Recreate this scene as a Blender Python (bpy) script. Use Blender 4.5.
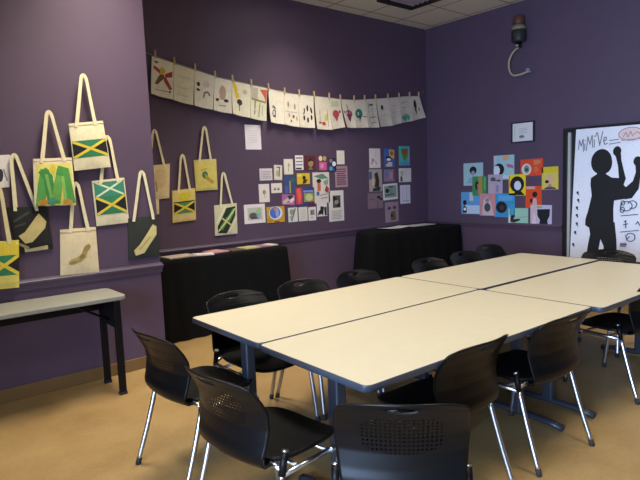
import bpy, bmesh, math, random
from mathutils import Vector, Matrix
random.seed(7)
for o in list(bpy.data.objects): bpy.data.objects.remove(o)
SC = bpy.context.scene
COL = SC.collection
PI = math.pi
CORN_X, STEP_Y, BACK_Y, RIGHT_X, CEIL = 1.922, 4.5, 5.385, 6.56, 3.65

# ------------------------------------------------------------------ camera
cam_d = bpy.data.cameras.new('camera'); cam = bpy.data.objects.new('camera', cam_d); COL.objects.link(cam)
cam_d.sensor_width = 36; cam_d.sensor_fit = 'HORIZONTAL'; cam_d.lens = 553.4*36/640
cam_d.clip_start = .05
def cam_axes(yaw, pitch, roll):
    f = Vector((math.cos(yaw)*math.cos(pitch), math.sin(yaw)*math.cos(pitch), -math.sin(pitch)))
    r = Vector((math.sin(yaw), -math.cos(yaw), 0)); u = r.cross(f)
    c, s = math.cos(roll), math.sin(roll)
    return c*r+s*u, -s*r+c*u, -f
a, b, c = cam_axes(*[math.radians(v) for v in (50.54544, 6.16359, -2.13197)])
cam.matrix_world = Matrix(((a.x,b.x,c.x,0),(a.y,b.y,c.y,0),(a.z,b.z,c.z,1.53),(0,0,0,1)))
SC.camera = cam
# ------------------------------------------------------------------ light and exposure
SC.view_settings.view_transform = 'Standard'; SC.view_settings.look = 'None'
SC.view_settings.exposure = 0.1; SC.view_settings.gamma = 1.0; SC.view_settings.use_curve_mapping = False
W = bpy.data.worlds.new('world'); SC.world = W; W.use_nodes = True
W.node_tree.nodes['Background'].inputs[0].default_value = (.55, .7, 1, 1)
W.node_tree.nodes['Background'].inputs[1].default_value = .4
def area(name, loc, rot, sx, sy, power, color, spread=180):
    l = bpy.data.lights.new(name, 'AREA'); l.shape = 'RECTANGLE'; l.size = sx; l.size_y = sy
    l.energy = power; l.color = color; l.spread = math.radians(spread)
    o = bpy.data.objects.new(name, l); COL.objects.link(o); o.location = loc; o.rotation_euler = rot
    return o
WARM = (1, .90, .74)
LIGHTS = [(1.60, 3.68, 45), (0.3, 0.9, 36), (2.7, 0.9, 21), (4.0, 4.35, 32), (5.2, 1.0, 24)]
for i, (x, y, p) in enumerate(LIGHTS):
    area('troffer_light', (x, y, CEIL-.06), (0, 0, 0), .5, 1.1, p, WARM, 108)
area('window_daylight', (-2.9, -.6, 1.35), (0, -PI/2+math.radians(14), 0), 2.4, 3.2, 400, (.45, .65, 1), 110)

# corners (along the wall, height) in metres of everything hung on the walls
Q = {
'single': ((3.396,2.182),(3.607,2.182),(3.607,1.905),(3.396,1.905)),
'c1': ((3.566,1.689),(3.742,1.689),(3.742,1.551),(3.566,1.551)),
'c2': ((3.773,1.729),(3.89,1.723),(3.881,1.548),(3.764,1.554)),
'c3': ((3.916,1.796),(4.05,1.796),(4.05,1.613),(3.916,1.613)),
'c4': ((4.087,1.84),(4.21,1.84),(4.21,1.663),(4.087,1.663)),
'c5': ((3.544,1.51),(3.69,1.51),(3.69,1.299),(3.544,1.299)),
'c6': ((3.719,1.514),(3.873,1.514),(3.873,1.399),(3.719,1.399)),
'c7': ((3.905,1.599),(4.084,1.599),(4.084,1.378),(3.905,1.378)),
'c8': ((3.873,1.384),(4.062,1.364),(4.049,1.237),(3.86,1.257)),
'c9': ((3.332,1.284),(3.616,1.284),(3.616,1.064),(3.332,1.064)),
'c10': ((3.638,1.24),(3.894,1.24),(3.894,1.051),(3.638,1.051)),
'c11': ((3.949,1.213),(4.089,1.213),(4.089,1.038),(3.949,1.038)),
'c12': ((4.228,1.836),(4.404,1.836),(4.404,1.654),(4.228,1.654)),
'c13': ((4.443,1.843),(4.595,1.843),(4.595,1.65),(4.443,1.65)),
'c14': ((4.616,1.806),(4.744,1.806),(4.744,1.628),(4.616,1.628)),
'c15': ((4.761,1.9),(4.891,1.9),(4.891,1.724),(4.761,1.724)),
'c16': ((4.721,1.702),(4.936,1.702),(4.936,1.429),(4.721,1.429)),
'c17': ((4.103,1.623),(4.302,1.623),(4.302,1.489),(4.103,1.489)),
'c18': ((4.347,1.628),(4.618,1.628),(4.618,1.243),(4.347,1.243)),
'c19': ((4.076,1.446),(4.366,1.446),(4.366,1.227),(4.076,1.227)),
'c20': ((4.107,1.21),(4.244,1.21),(4.244,1.038),(4.107,1.038)),
'c21': ((4.26,1.202),(4.38,1.202),(4.38,1.034),(4.26,1.034)),
'c22': ((4.398,1.246),(4.563,1.246),(4.563,1.075),(4.398,1.075)),
'c23': ((4.598,1.39),(4.853,1.39),(4.853,0.995),(4.598,0.995)),
'd1': ((5.346,1.931),(5.558,1.931),(5.558,1.668),(5.346,1.668)),
'd2': ((5.634,1.933),(5.844,1.933),(5.844,1.672),(5.634,1.672)),
'd3': ((5.936,1.968),(6.162,1.968),(6.162,1.696),(5.936,1.696)),
'd4': ((5.333,1.65),(5.579,1.65),(5.579,1.348),(5.333,1.348)),
'd5': ((5.621,1.643),(5.836,1.643),(5.836,1.479),(5.621,1.479)),
'd6': ((5.928,1.656),(6.188,1.656),(6.188,1.459),(5.928,1.459)),
'd7': ((5.593,1.44),(5.885,1.45),(5.893,1.226),(5.601,1.216)),
'd8': ((5.946,1.416),(6.161,1.416),(6.161,1.15),(5.946,1.15)),
'd9': ((5.297,1.327),(5.585,1.327),(5.585,1.115),(5.297,1.115)),
'd10': ((5.629,1.187),(5.9,1.187),(5.9,0.904),(5.629,0.904)),
'r1': ((4.739,1.688),(4.422,1.688),(4.422,1.378),(4.739,1.378)),
'r2': ((4.592,1.502),(4.365,1.502),(4.365,1.24),(4.592,1.24)),
'r3': ((4.256,1.767),(3.954,1.767),(3.954,1.449),(4.256,1.449)),
'r4': ((4.342,1.519),(4.122,1.519),(4.122,1.266),(4.342,1.266)),
'r5': ((3.867,1.694),(3.562,1.7),(3.558,1.489),(3.863,1.483)),
'r6': ((3.578,1.588),(3.364,1.592),(3.36,1.312),(3.574,1.308)),
'r7': ((4.029,1.511),(3.791,1.511),(3.791,1.238),(4.029,1.238)),
'r8': ((4.783,1.289),(4.473,1.289),(4.473,0.981),(4.783,0.981)),
'r9': ((4.473,1.266),(4.229,1.266),(4.229,0.965),(4.473,0.965)),
'r10': ((4.249,1.266),(3.942,1.266),(3.942,0.951),(4.249,0.951)),
'r11': ((3.794,1.357),(3.576,1.357),(3.576,1.08),(3.794,1.08)),
'r12': ((4.038,1.076),(3.755,1.076),(3.755,0.855),(4.038,0.855)),
'r13': ((3.724,1.119),(3.44,1.119),(3.44,0.844),(3.724,0.844)),
'sign': ((3.989,2.17),(3.668,2.17),(3.668,1.913),(3.989,1.913)),
'poster': ((3.127,2.006),(2.17,1.995),(2.131,0.534),(3.188,0.438)),
'doorframe': ((3.278,2.025),(2.439,2.021),(2.404,0.509),(3.287,0.429)),
'g1': ((2.348,2.807),(2.573,2.763),(2.529,2.394),(2.3,2.438)),
'g2': ((2.576,2.759),(2.806,2.716),(2.748,2.351),(2.534,2.391)),
'g3': ((2.806,2.716),(3.038,2.673),(2.973,2.316),(2.762,2.349)),
'g4': ((3.037,2.665),(3.244,2.643),(3.204,2.286),(2.984,2.313)),
'g5': ((3.244,2.641),(3.482,2.619),(3.439,2.25),(3.217,2.286)),
'g6': ((3.482,2.617),(3.71,2.598),(3.653,2.223),(3.445,2.248)),
'g7': ((3.721,2.596),(3.941,2.577),(3.909,2.195),(3.716,2.214)),
'g8': ((3.941,2.572),(4.147,2.559),(4.132,2.17),(3.914,2.196)),
'g9': ((4.146,2.558),(4.387,2.558),(4.367,2.168),(4.141,2.17)),
'g10': ((4.399,2.557),(4.641,2.553),(4.649,2.154),(4.405,2.157)),
'g11': ((4.641,2.553),(4.822,2.549),(4.867,2.193),(4.656,2.159)),
'g12': ((4.826,2.549),(5.06,2.552),(5.066,2.191),(4.907,2.191)),
'g13': ((5.06,2.552),(5.263,2.57),(5.293,2.202),(5.073,2.191)),
'g14': ((5.263,2.571),(5.466,2.589),(5.495,2.21),(5.301,2.202)),
'g15': ((5.472,2.591),(5.705,2.616),(5.768,2.243),(5.522,2.219)),
'g16': ((5.705,2.616),(5.928,2.643),(5.948,2.285),(5.776,2.247)),
'g17': ((5.928,2.643),(6.149,2.67),(6.192,2.324),(5.956,2.288)),
'g18': ((6.149,2.67),(6.364,2.692),(6.468,2.384),(6.199,2.328)),
'pegs': ((2.38,2.83),(2.58,2.784),(2.808,2.742),(3.039,2.691),(3.252,2.668),(3.489,2.641),(3.72,2.617),(3.947,2.584),(4.163,2.579),(4.394,2.576),(4.636,2.572),(4.825,2.565),(5.064,2.57),(5.256,2.588),(5.461,2.609),(5.701,2.635),(5.929,2.663),(6.149,2.689),(6.347,2.708)),
'b2': (((0.655,1.186),(0.852,1.181),(0.824,0.839),(0.631,0.847)),(0.744,1.574),((0.686,1.19),(0.786,1.187))),
'b3': (((0.994,1.761),(1.262,1.771),(1.264,1.41),(0.975,1.416)),(1.125,2.104),((1.045,1.761),(1.204,1.771))),
'b4': (((0.8,1.419),(1.066,1.411),(1.085,1.09),(0.844,1.079)),(0.878,1.793),((0.851,1.42),(0.995,1.413))),
'b5': (((1.26,2.022),(1.515,2.054),(1.549,1.696),(1.275,1.669)),(1.391,2.39),((1.308,2.028),(1.45,2.046))),
'b6': (((1.144,1.228),(1.407,1.229),(1.407,0.871),(1.117,0.879)),(1.282,1.578),((1.211,1.23),(1.344,1.23))),
'b7': (((1.406,1.589),(1.663,1.61),(1.677,1.244),(1.417,1.234)),(1.548,1.935),((1.468,1.595),(1.606,1.607))),
'b8': (((1.668,1.277),(1.925,1.285),(1.912,0.939),(1.651,0.942)),(1.807,1.655),((1.71,1.278),(1.88,1.285))),
'b9': (((2.221,1.733),(2.471,1.755),(2.44,1.406),(2.2,1.388)),(2.325,2.088),((2.241,1.738),(2.406,1.749))),
'b10': (((2.478,1.478),(2.736,1.497),(2.725,1.159),(2.462,1.147)),(2.61,1.842),((2.54,1.483),(2.672,1.492))),
'b11': (((2.742,1.79),(3.008,1.802),(3.003,1.47),(2.748,1.465)),(2.882,2.136),((2.798,1.792),(2.939,1.799))),
'b12': (((2.952,1.3),(3.235,1.311),(3.224,0.969),(2.945,0.968)),(3.082,1.647),((3.021,1.303),(3.177,1.309))),
'b13': (((2.062,1.375),(2.327,1.396),(2.321,1.25),(2.062,1.233)),(2.21,1.734),((2.113,1.379),(2.279,1.394))),
'b1': ((0.693,1.785),(0.856,1.794),(0.833,1.564),(0.679,1.552)),
'device': [(4.036,2.72),(3.903,3.433),(3.902,2.736),(3.972,3.143),(3.78,3.104)],
}

# ------------------------------------------------------------------ materials
MATS = {}
def hexlin(h):
    h = h.lstrip('#'); v = [int(h[i:i+2], 16)/255 for i in (0, 2, 4)]
    return tuple(x/12.92 if x <= .04045 else ((x+.055)/1.055)**2.4 for x in v)
def mat(name, col, rough=.6, metal=0., var=.06, scale=30, bump=0., spec=.5):
    """principled material with a little procedural mottling"""
    if name in MATS: return MATS[name]
    if isinstance(col, str): col = hexlin(col)
    m = bpy.data.materials.new(name); m.use_nodes = True; nt = m.node_tree; N = nt.nodes; L = nt.links
    p = N['Principled BSDF']; p.inputs['Roughness'].default_value = rough; p.inputs['Metallic'].default_value = metal
    p.inputs['Specular IOR Level'].default_value = spec
    tc = N.new('ShaderNodeTexCoord'); nz = N.new('ShaderNodeTexNoise'); nz.inputs['Scale'].default_value = scale; nz.inputs['Detail'].default_value = 4
    L.new(tc.outputs['Object'], nz.inputs['Vector'])
    rp = N.new('ShaderNodeValToRGB'); rp.color_ramp.elements[0].position = .3; rp.color_ramp.elements[1].position = .7
    rp.color_ramp.elements[0].color = tuple(x*(1-var) for x in col)+(1,); rp.color_ramp.elements[1].color = tuple(min(1, x*(1+var)) for x in col)+(1,)
    L.new(nz.outputs['Fac'], rp.inputs['Fac']); L.new(rp.outputs['Color'], p.inputs['Base Color'])
    if bump:
        bp = N.new('ShaderNodeBump'); bp.inputs['Strength'].default_value = bump; bp.inputs['Distance'].default_value = .01
        L.new(nz.outputs['Fac'], bp.inputs['Height']); L.new(bp.outputs['Normal'], p.inputs['Normal'])
    MATS[name] = m
    return m
def ink(h): return mat('ink_'+h.lstrip('#'), h, .75, var=.05, scale=60)
def cloth(h): return mat('canvas_'+h.lstrip('#'), h, .9, var=.07, scale=25, bump=.15)

M_WALL = mat('purple_wall_paint', '#544357', .55, var=.03, scale=6, bump=.04)
M_TRIM = mat('purple_trim_paint', '#4c3d50', .5, var=.03, scale=8)
M_BASE = mat('tan_baseboard', '#755a34', .5, var=.06, scale=9)
M_BLACK = mat('black_plastic', (.003, .003, .0035), .45, var=.1, scale=40, spec=.18)
M_CHROME = mat('chrome', (.56, .59, .65), .28, 1., var=.02)
M_RUBBER = mat('black_rubber', (.012, .012, .012), .8)
M_LAM = mat('cream_laminate', '#bfb79f', .42, var=.02, scale=14)
M_EDGE = mat('slate_edge_band', '#3a3f49', .35, var=.05)
M_STEEL = mat('slate_painted_steel', '#292c33', .4, var=.05)
M_GREYTOP = mat('grey_laminate', '#8d8c80', .4, var=.05, scale=12)
M_DARK = mat('black_steel', (.004, .004, .0045), .5, spec=.2)
M_DRAPE = mat('black_cloth', (.0045, .0045, .0048), .95, var=.15, scale=12, spec=.15)
M_CANVAS = cloth('#e2d5ae')
M_WOOD = mat('clothespin_wood', '#c9a877', .6)
M_CORD = mat('grey_cord', '#8c8a80', .7)

def floor_material():
    m = bpy.data.materials.new('mottled_tan_floor'); m.use_nodes = True; nt = m.node_tree; N = nt.nodes; L = nt.links
    p = N['Principled BSDF']; p.inputs['Roughness'].default_value = .5; p.inputs['Specular IOR Level'].default_value = .3
    tc = N.new('ShaderNodeTexCoord')
    n1 = N.new('ShaderNodeTexNoise'); n1.inputs['Scale'].default_value = 1.6; n1.inputs['Detail'].default_value = 6; n1.inputs['Roughness'].default_value = .65
    n2 = N.new('ShaderNodeTexNoise'); n2.inputs['Scale'].default_value = 40; n2.inputs['Detail'].default_value = 3
    mx = N.new('ShaderNodeMath'); mx.operation = 'MULTIPLY_ADD'; mx.inputs[1].default_value = .25
    for n in (n1, n2): L.new(tc.outputs['Object'], n.inputs['Vector'])
    L.new(n2.outputs['Fac'], mx.inputs[0]); L.new(n1.outputs['Fac'], mx.inputs[2])
    rp = N.new('ShaderNodeValToRGB'); e = rp.color_ramp.elements
    e[0].position = .4; e[0].color = hexlin('#84693f')+(1,); e[1].position = .8; e[1].color = hexlin('#a08355')+(1,)
    L.new(mx.outputs[0], rp.inputs['Fac']); L.new(rp.outputs['Color'], p.inputs['Base Color'])
    return m
def ceiling_material():
    m = bpy.data.materials.new('acoustic_ceiling_tile'); m.use_nodes = True; nt = m.node_tree; N = nt.nodes; L = nt.links
    p = N['Principled BSDF']; p.inputs['Roughness'].default_value = .9
    tc = N.new('ShaderNodeTexCoord'); mp = N.new('ShaderNodeMapping'); mp.inputs['Location'].default_value = (.22, .28, 0)
    L.new(tc.outputs['Object'], mp.inputs['Vector'])
    br = N.new('ShaderNodeTexBrick'); br.offset = 0; br.inputs['Scale'].default_value = 1
    br.inputs['Brick Width'].default_value = .61; br.inputs['Row Height'].default_value = .61
    br.inputs['Mortar Size'].default_value = .012; br.inputs['Mortar Smooth'].default_value = .1
    br.inputs['Color1'].default_value = hexlin('#d6d0c0')+(1,); br.inputs['Color2'].default_value = hexlin('#cdc7b7')+(1,)
    br.inputs['Mortar'].default_value = hexlin('#8d8778')+(1,)
    L.new(mp.outputs[0], br.inputs['Vector'])
    nz = N.new('ShaderNodeTexNoise'); nz.inputs['Scale'].default_value = 90; L.new(tc.outputs['Object'], nz.inputs['Vector'])
    bp = N.new('ShaderNodeBump'); bp.inputs['Strength'].default_value = .3; bp.inputs['Distance'].default_value = .005
    L.new(nz.outputs['Fac'], bp.inputs['Height']); L.new(bp.outputs['Normal'], p.inputs['Normal'])
    L.new(br.outputs['Color'], p.inputs['Base Color'])
    return m
def perforated_material():
    """black plastic with a field of small square holes, laid out in the shell's own UVs"""
    m = bpy.data.materials.new('perforated_black_plastic'); m.use_nodes = True; nt = m.node_tree; N = nt.nodes; L = nt.links
    p = N['Principled BSDF']; p.inputs['Base Color'].default_value = (.003, .003, .0035, 1); p.inputs['Roughness'].default_value = .33; p.inputs['Specular IOR Level'].default_value = .18
    uv = N.new('ShaderNodeUVMap'); uv.uv_map = 'UVMap'; sp = N.new('ShaderNodeSeparateXYZ'); L.new(uv.outputs[0], sp.inputs[0])
    def mth(op, a, b=None, c=None):
        n = N.new('ShaderNodeMath'); n.operation = op
        for i, v in enumerate((a, b, c)):
            if v is None: continue
            if isinstance(v, (int, float)): n.inputs[i].default_value = v
            else: L.new(v, n.inputs[i])
        return n.outputs[0]
    def cell(o, k): return mth('ABSOLUTE', mth('SUBTRACT', mth('FRACT', mth('MULTIPLY', o, k)), .5))
    hole = mth('LESS_THAN', mth('MAXIMUM', cell(sp.outputs[0], 30), cell(sp.outputs[1], 26)), .25)
    ex = mth('DIVIDE', mth('SUBTRACT', sp.outputs[0], .5), .31); ey = mth('DIVIDE', mth('SUBTRACT', sp.outputs[1], .63), .19)
    reg = mth('LESS_THAN', mth('ADD', mth('POWER', mth('ABSOLUTE', ex), 3), mth('POWER', mth('ABSOLUTE', ey), 3)), 1)
    tr = N.new('ShaderNodeBsdfTransparent'); mx = N.new('ShaderNodeMixShader')
    L.new(mth('MULTIPLY', hole, reg), mx.inputs[0]); L.new(p.outputs[0], mx.inputs[1]); L.new(tr.outputs[0], mx.inputs[2])
    L.new(mx.outputs[0], N['Material Output'].inputs[0])
    return m
M_PERF = perforated_material()

# ------------------------------------------------------------------ mesh helpers
class MB:
    def __init__(s): s.v = []; s.f = []; s.m = []; s.ms = []; s.sm = []
    def mi(s, m):
        if m not in s.ms: s.ms.append(m)
        return s.ms.index(m)
    def face(s, pts, m, smooth=False):
        k = len(s.v); s.v += [tuple(p) for p in pts]; s.f.append(tuple(range(k, k+len(pts)))); s.m.append(s.mi(m)); s.sm.append(smooth)
    def grid(s, rows, m, smooth=True, closed=False, cap=False, uv=None):
        k = len(s.v); n = len(rows[0])
        for r in rows: s.v += [tuple(p) for p in r]
        for i in range(len(rows)-1):
            for j in range(n if closed else n-1):
                j2 = (j+1) % n
                s.f.append((k+i*n+j, k+i*n+j2, k+(i+1)*n+j2, k+(i+1)*n+j)); s.m.append(s.mi(m)); s.sm.append(smooth)
        if cap:
            s.f.append(tuple(k+j for j in range(n))[::-1]); s.m.append(s.mi(m)); s.sm.append(False)
            q = k+(len(rows)-1)*n; s.f.append(tuple(q+j for j in range(n))); s.m.append(s.mi(m)); s.sm.append(False)
    def box(s, x0, x1, y0, y1, z0, z1, m):
        P = [(x, y, z) for z in (z0, z1) for y in (y0, y1) for x in (x0, x1)]
        k = len(s.v); s.v += P
        for f in ((0,2,3,1), (4,5,7,6), (0,1,5,4), (2,6,7,3), (0,4,6,2), (1,3,7,5)):
            s.f.append(tuple(k+i for i in f)); s.m.append(s.mi(m)); s.sm.append(False)
    def prism(s, poly, z0, z1, m, mside=None, smooth=False):
        k = len(s.v); n = len(poly)
        s.v += [(x, y, z0) for x, y in poly] + [(x, y, z1) for x, y in poly]
        s.f.append(tuple(k+i for i in range(n))[::-1]); s.m.append(s.mi(mside or m)); s.sm.append(False)
        s.f.append(tuple(k+n+i for i in range(n))); s.m.append(s.mi(m)); s.sm.append(False)
        for i in range(n):
            j = (i+1) % n
            s.f.append((k+i, k+j, k+n+j, k+n+i)); s.m.append(s.mi(mside or m)); s.sm.append(smooth)
    def tube(s, pts, r, m, n=10, ry=None):
        """sweep an ellipse (r by ry) along pts; r may be a list"""
        P = [Vector(p) for p in pts]; rows = []
        up = None
        for i, p in enumerate(P):
            t = (P[min(i+1, len(P)-1)]-P[max(i-1, 0)]).normalized()
            if up is None: up = Vector((0, 0, 1)) if abs(t.z) < .9 else Vector((0, 1, 0))
            a = t.cross(up).normalized(); up = a.cross(t).normalized()
            ra = r[i] if isinstance(r, (list, tuple)) else r; rb = ry if ry else ra
            rows.append([p + a*ra*math.cos(2*PI*j/n) + up*rb*math.sin(2*PI*j/n) for j in range(n)])
        s.grid(rows, m, True, True, True)
    def build(s, name, parent=None, loc=(0, 0, 0), rot=(0, 0, 0), bevel=0, solid=0, seg=2):
        me = bpy.data.meshes.new(name); me.from_pydata(s.v, [], s.f)
        for m in s.ms: me.materials.append(m)
        me.polygons.foreach_set('material_index', s.m); me.polygons.foreach_set('use_smooth', s.sm); me.update()
        o = bpy.data.objects.new(name, me); COL.objects.link(o); o.location = loc; o.rotation_euler = rot
        if parent: o.parent = parent
        if solid:
            md = o.modifiers.new('thickness', 'SOLIDIFY'); md.thickness = solid; md.offset = 0
        if bevel:
            md = o.modifiers.new('bevel', 'BEVEL'); md.width = bevel; md.segments = seg; md.limit_method = 'ANGLE'; md.angle_limit = math.radians(40)
        return o
def empty(name, loc=(0, 0, 0), rz=0):
    o = bpy.data.objects.new(name, None); COL.objects.link(o); o.location = loc; o.rotation_euler = (0, 0, rz); o.empty_display_size = .1
    return o
def tag(o, label, cat, group=None):
    o['label'] = label; o['category'] = cat
    if group: o['group'] = group
    return o
def struct(o): o['kind'] = 'structure'; return o
def copy_tree(o, parent=None):
    c = o.copy(); COL.objects.link(c)
    if parent: c.parent = parent
    for ch in list(o.children): copy_tree(ch, c)
    return c
def smooth_path(pts, n=6):
    P = [Vector(p) for p in pts]; out = []
    for i in range(len(P)-1):
        p0, p1, p2, p3 = P[max(i-1, 0)], P[i], P[i+1], P[min(i+2, len(P)-1)]
        for k in range(n):
            t = k/n
            out.append(.5*((2*p1)+(p2-p0)*t+(2*p0-5*p1+4*p2-p3)*t*t+(3*p1-p0-3*p2+p3)*t**3))
    return out+[P[-1]]
def round_rect(x0, x1, y0, y1, r, n=6):
    out = []
    for cx, cy, a0 in ((x1-r, y1-r, 0), (x0+r, y1-r, 90), (x0+r, y0+r, 180), (x1-r, y0+r, 270)):
        for k in range(n+1):
            a = math.radians(a0+90*k/n); out.append((cx+r*math.cos(a), cy+r*math.sin(a)))
    return out

# ------------------------------------------------------------------ the room
fl = MB(); fl.box(-3.2, RIGHT_X+.2, -2.7, BACK_Y+.2, -.12, 0, floor_material()); struct(fl.build('floor'))
ce = MB(); ce.box(-3.2, RIGHT_X+.2, -2.7, BACK_Y+.2, CEIL, CEIL+.1, ceiling_material()); struct(ce.build('ceiling'))
def wall(name, *b):
    w = MB(); w.box(*b, M_WALL); return struct(w.build(name))
wall('wall_left', -3.2, CORN_X, STEP_Y, BACK_Y+.2, 0, CEIL)
wall('wall_back', CORN_X, RIGHT_X, BACK_Y, BACK_Y+.2, 0, CEIL)
wall('wall_right', RIGHT_X, RIGHT_X+.2, -2.7, BACK_Y+.2, 0, CEIL)
wall('wall_front', -3.2, RIGHT_X, -2.7, -2.5, 0, CEIL)
ww = MB(); x0, x1 = -3.2, -3.0
for b in ((-2.5, -2.25, 0, CEIL), (1.05, STEP_Y, 0, CEIL), (-2.25, 1.05, 0, .1), (-2.25, 1.05, 2.6, CEIL)): ww.box(x0, x1, *b, M_WALL)
struct(ww.build('wall_west'))
M_WHITE = mat('white_paint', '#d8d6d0', .5)
wf = MB()
for b in ((-2.25, 1.05, .1, .16), (-2.25, 1.05, 2.54, 2.6), (-2.25, -2.19, .16, 2.54), (.99, 1.05, .16, 2.54), (-.63, -.57, .16, 2.54)): wf.box(-3.14, -3.04, *b, M_WHITE)
struct(wf.build('window_1'))
def rail_profile(o, length_pts, name, m=M_TRIM):
    """chair rail: a moulded strip that follows pts, its outward side to the left of the walk"""
    prof = [(0, -.05), (.010, -.05), (.012, -.03), (.016, -.012), (.021, 0), (.021, .012), (.015, .020), (.009, .032), (0, .034)]
    mb = MB(); P = [Vector((p[0], p[1], 0)) for p in length_pts]; rows = []
    for i, p in enumerate(P):
        d0 = (P[i]-P[i-1]).normalized() if i else (P[1]-P[0]).normalized()
        d1 = (P[i+1]-P[i]).normalized() if i < len(P)-1 else d0
        n0 = Vector((d0.y, -d0.x, 0)); n1 = Vector((d1.y, -d1.x, 0)); n = n0+n1; n = n/ n.dot(n0)
        rows.append([(p.x+n.x*a, p.y+n.y*a, .85+b) for a, b in prof])
    mb.grid(rows, m, False, True, True)
    return struct(mb.build(name))
rail_profile(None, [(-3.0, STEP_Y), (CORN_X, STEP_Y), (CORN_X, BACK_Y-.03)], 'trim_1')
rail_profile(None, [(CORN_X+.031, BACK_Y), (RIGHT_X-.031, BACK_Y)], 'trim_2')
rail_profile(None, [(RIGHT_X, BACK_Y), (RIGHT_X, 3.31)], 'trim_3')
def board(name, *b):
    m = MB(); m.box(*b, 0, .1, M_BASE); return struct(m.build(name, bevel=.004))
board('baseboard_left', -3.0, CORN_X+.012, STEP_Y-.012, STEP_Y)
board('baseboard_back', CORN_X, RIGHT_X-.012, BACK_Y-.012, BACK_Y)
board('baseboard_right', RIGHT_X-.012, RIGHT_X, 3.31, BACK_Y)

# door in the right wall
dr = struct(empty('door_1', (RIGHT_X, 2.70, 0)))
M_FRAME = mat('black_door_frame', (.006, .006, .007), .45)
fm = MB(); fm.box(-.05, 0, .535, .585, 0, 2.03, M_FRAME); fm.box(-.05, 0, -.66, -.61, 0, 2.03, M_FRAME); fm.box(-.05, 0, -.61, .535, 1.985, 2.03, M_FRAME)
fm.build('door_frame', dr, bevel=.003)
js = MB(); js.box(-.04, 0, .50, .533, 0, 1.983, mat('grey_metal_strip', '#b4b4ae', .45, .0)); js.build('jamb_strip', dr, bevel=.003)
lf = MB(); lf.box(-.012, 0, -.605, .497, .01, 1.983, mat('dark_door_leaf', (.012, .012, .014), .5)); lf.build('door_leaf', dr)
hd = MB(); hd.tube([(-.012, -.5, 1.0), (-.07, -.5, 1.0), (-.075, -.49, 1.0), (-.075, -.38, 1.0)], .01, M_CHROME); hd.build('door_handle', dr)

# ceiling fittings: lights (outside the frame) and the return air grille seen at the top edge
M_GLOW = bpy.data.materials.new('lit_diffuser'); M_GLOW.use_nodes = True
pp = M_GLOW.node_tree.nodes['Principled BSDF']; pp.inputs['Emission Color'].default_value = WARM+(1,); pp.inputs['Emission Strength'].default_value = 2.5
WHERE = ['nearest the tote bags', 'above the viewer', 'over the near edge of the joined tables', 'near the drawings on the back wall', 'nearest the poster door']
for (x, y, p), wh in zip(LIGHTS, WHERE):
    r = tag(empty('ceiling_light', (x, y, CEIL-.045)), 'warm rectangular ceiling light '+wh, 'light', 'recessed ceiling lights')
    f = MB()
    for b in ((-.3, .3, -.6, -.56), (-.3, .3, .56, .6), (-.3, -.26, -.56, .56), (.26, .3, -.56, .56)): f.box(*b, 0, .045, M_WHITE)
    f.build('frame', r)
    d = MB(); d.box(-.26, .26, -.56, .56, .02, .04, M_GLOW); d.build('diffuser', r)
gr = tag(empty('ceiling_vent', (5.28, 4.50, CEIL-.03)), 'dark framed square air grille in the pale tiled ceiling', 'vent')
M_VF = mat('vent_dark_frame', (.012, .009, .011), .6)
f = MB()
for b in ((-.31, .31, -.31, -.22), (-.31, .31, .22, .31), (-.31, -.22, -.22, .22), (.22, .31, -.22, .22)): f.box(*b, 0, .03, M_VF)
f.build('frame', gr)
bk = MB(); bk.box(-.22, .22, -.22, .22, .025, .03, mat('vent_grey', '#8b7f88', .6)); bk.build('back_panel', gr)
for k in range(6):
    s = MB(); y = -.18+.072*k; s.face([(-.22, y-.025, .024), (.22, y-.025, .024), (.22, y+.012, .004), (-.22, y+.012, .004)], mat('vent_grey', '#8b7f88', .6)); s.build('slat', gr, solid=.003)

# ------------------------------------------------------------------ flat art on a surface
def clip(poly, x0, x1, y0, y1):
    for ax, lim, sg in ((0, x0, 1), (0, x1, -1), (1, y0, 1), (1, y1, -1)):
        out = []
        for i, p in enumerate(poly):
            q = poly[i-1]; ip = (p[ax]-lim)*sg >= 0; iq = (q[ax]-lim)*sg >= 0
            if ip != iq:
                t = (lim-q[ax])/(p[ax]-q[ax]); out.append((q[0]+(p[0]-q[0])*t, q[1]+(p[1]-q[1])*t))
            if ip: out.append(p)
        poly = out
        if len(poly) < 3: return []
    return poly
def shape_polys(sh, asp):
    k = sh[0]
    if k == 'r': _, a, b, c, d, col = sh; return [[(a, b), (c, b), (c, d), (a, d)]], col
    if k == 'e':
        _, a, b, rs, rt, col = sh[:6]; rot = math.radians(sh[6]) if len(sh) > 6 else 0; out = []
        for i in range(20):
            an = 2*PI*i/20; x = rs*asp*math.cos(an); y = rt*math.sin(an)
            out.append((a+(x*math.cos(rot)-y*math.sin(rot))/asp, b+x*math.sin(rot)+y*math.cos(rot)))
        return [out], col
    if k == 'p': return [list(sh[1])], sh[2]
    if k == 'l':
        _, pts, w, col = sh; out = []
        for (a, b), (c, d) in zip(pts[:-1], pts[1:]):
            dx, dy = (c-a)*asp, d-b; l = math.hypot(dx, dy) or 1; nx, ny = -dy/l*w/2, dx/l*w/2
            ex, ey = dx/l*w*.3, dy/l*w*.3
            out.append([((a*asp-ex+nx)/asp, b-ey+ny), ((c*asp+ex+nx)/asp, d+ey+ny), ((c*asp+ex-nx)/asp, d+ey-ny), ((a*asp-ex-nx)/asp, b-ey-ny)])
        return out, col
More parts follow.
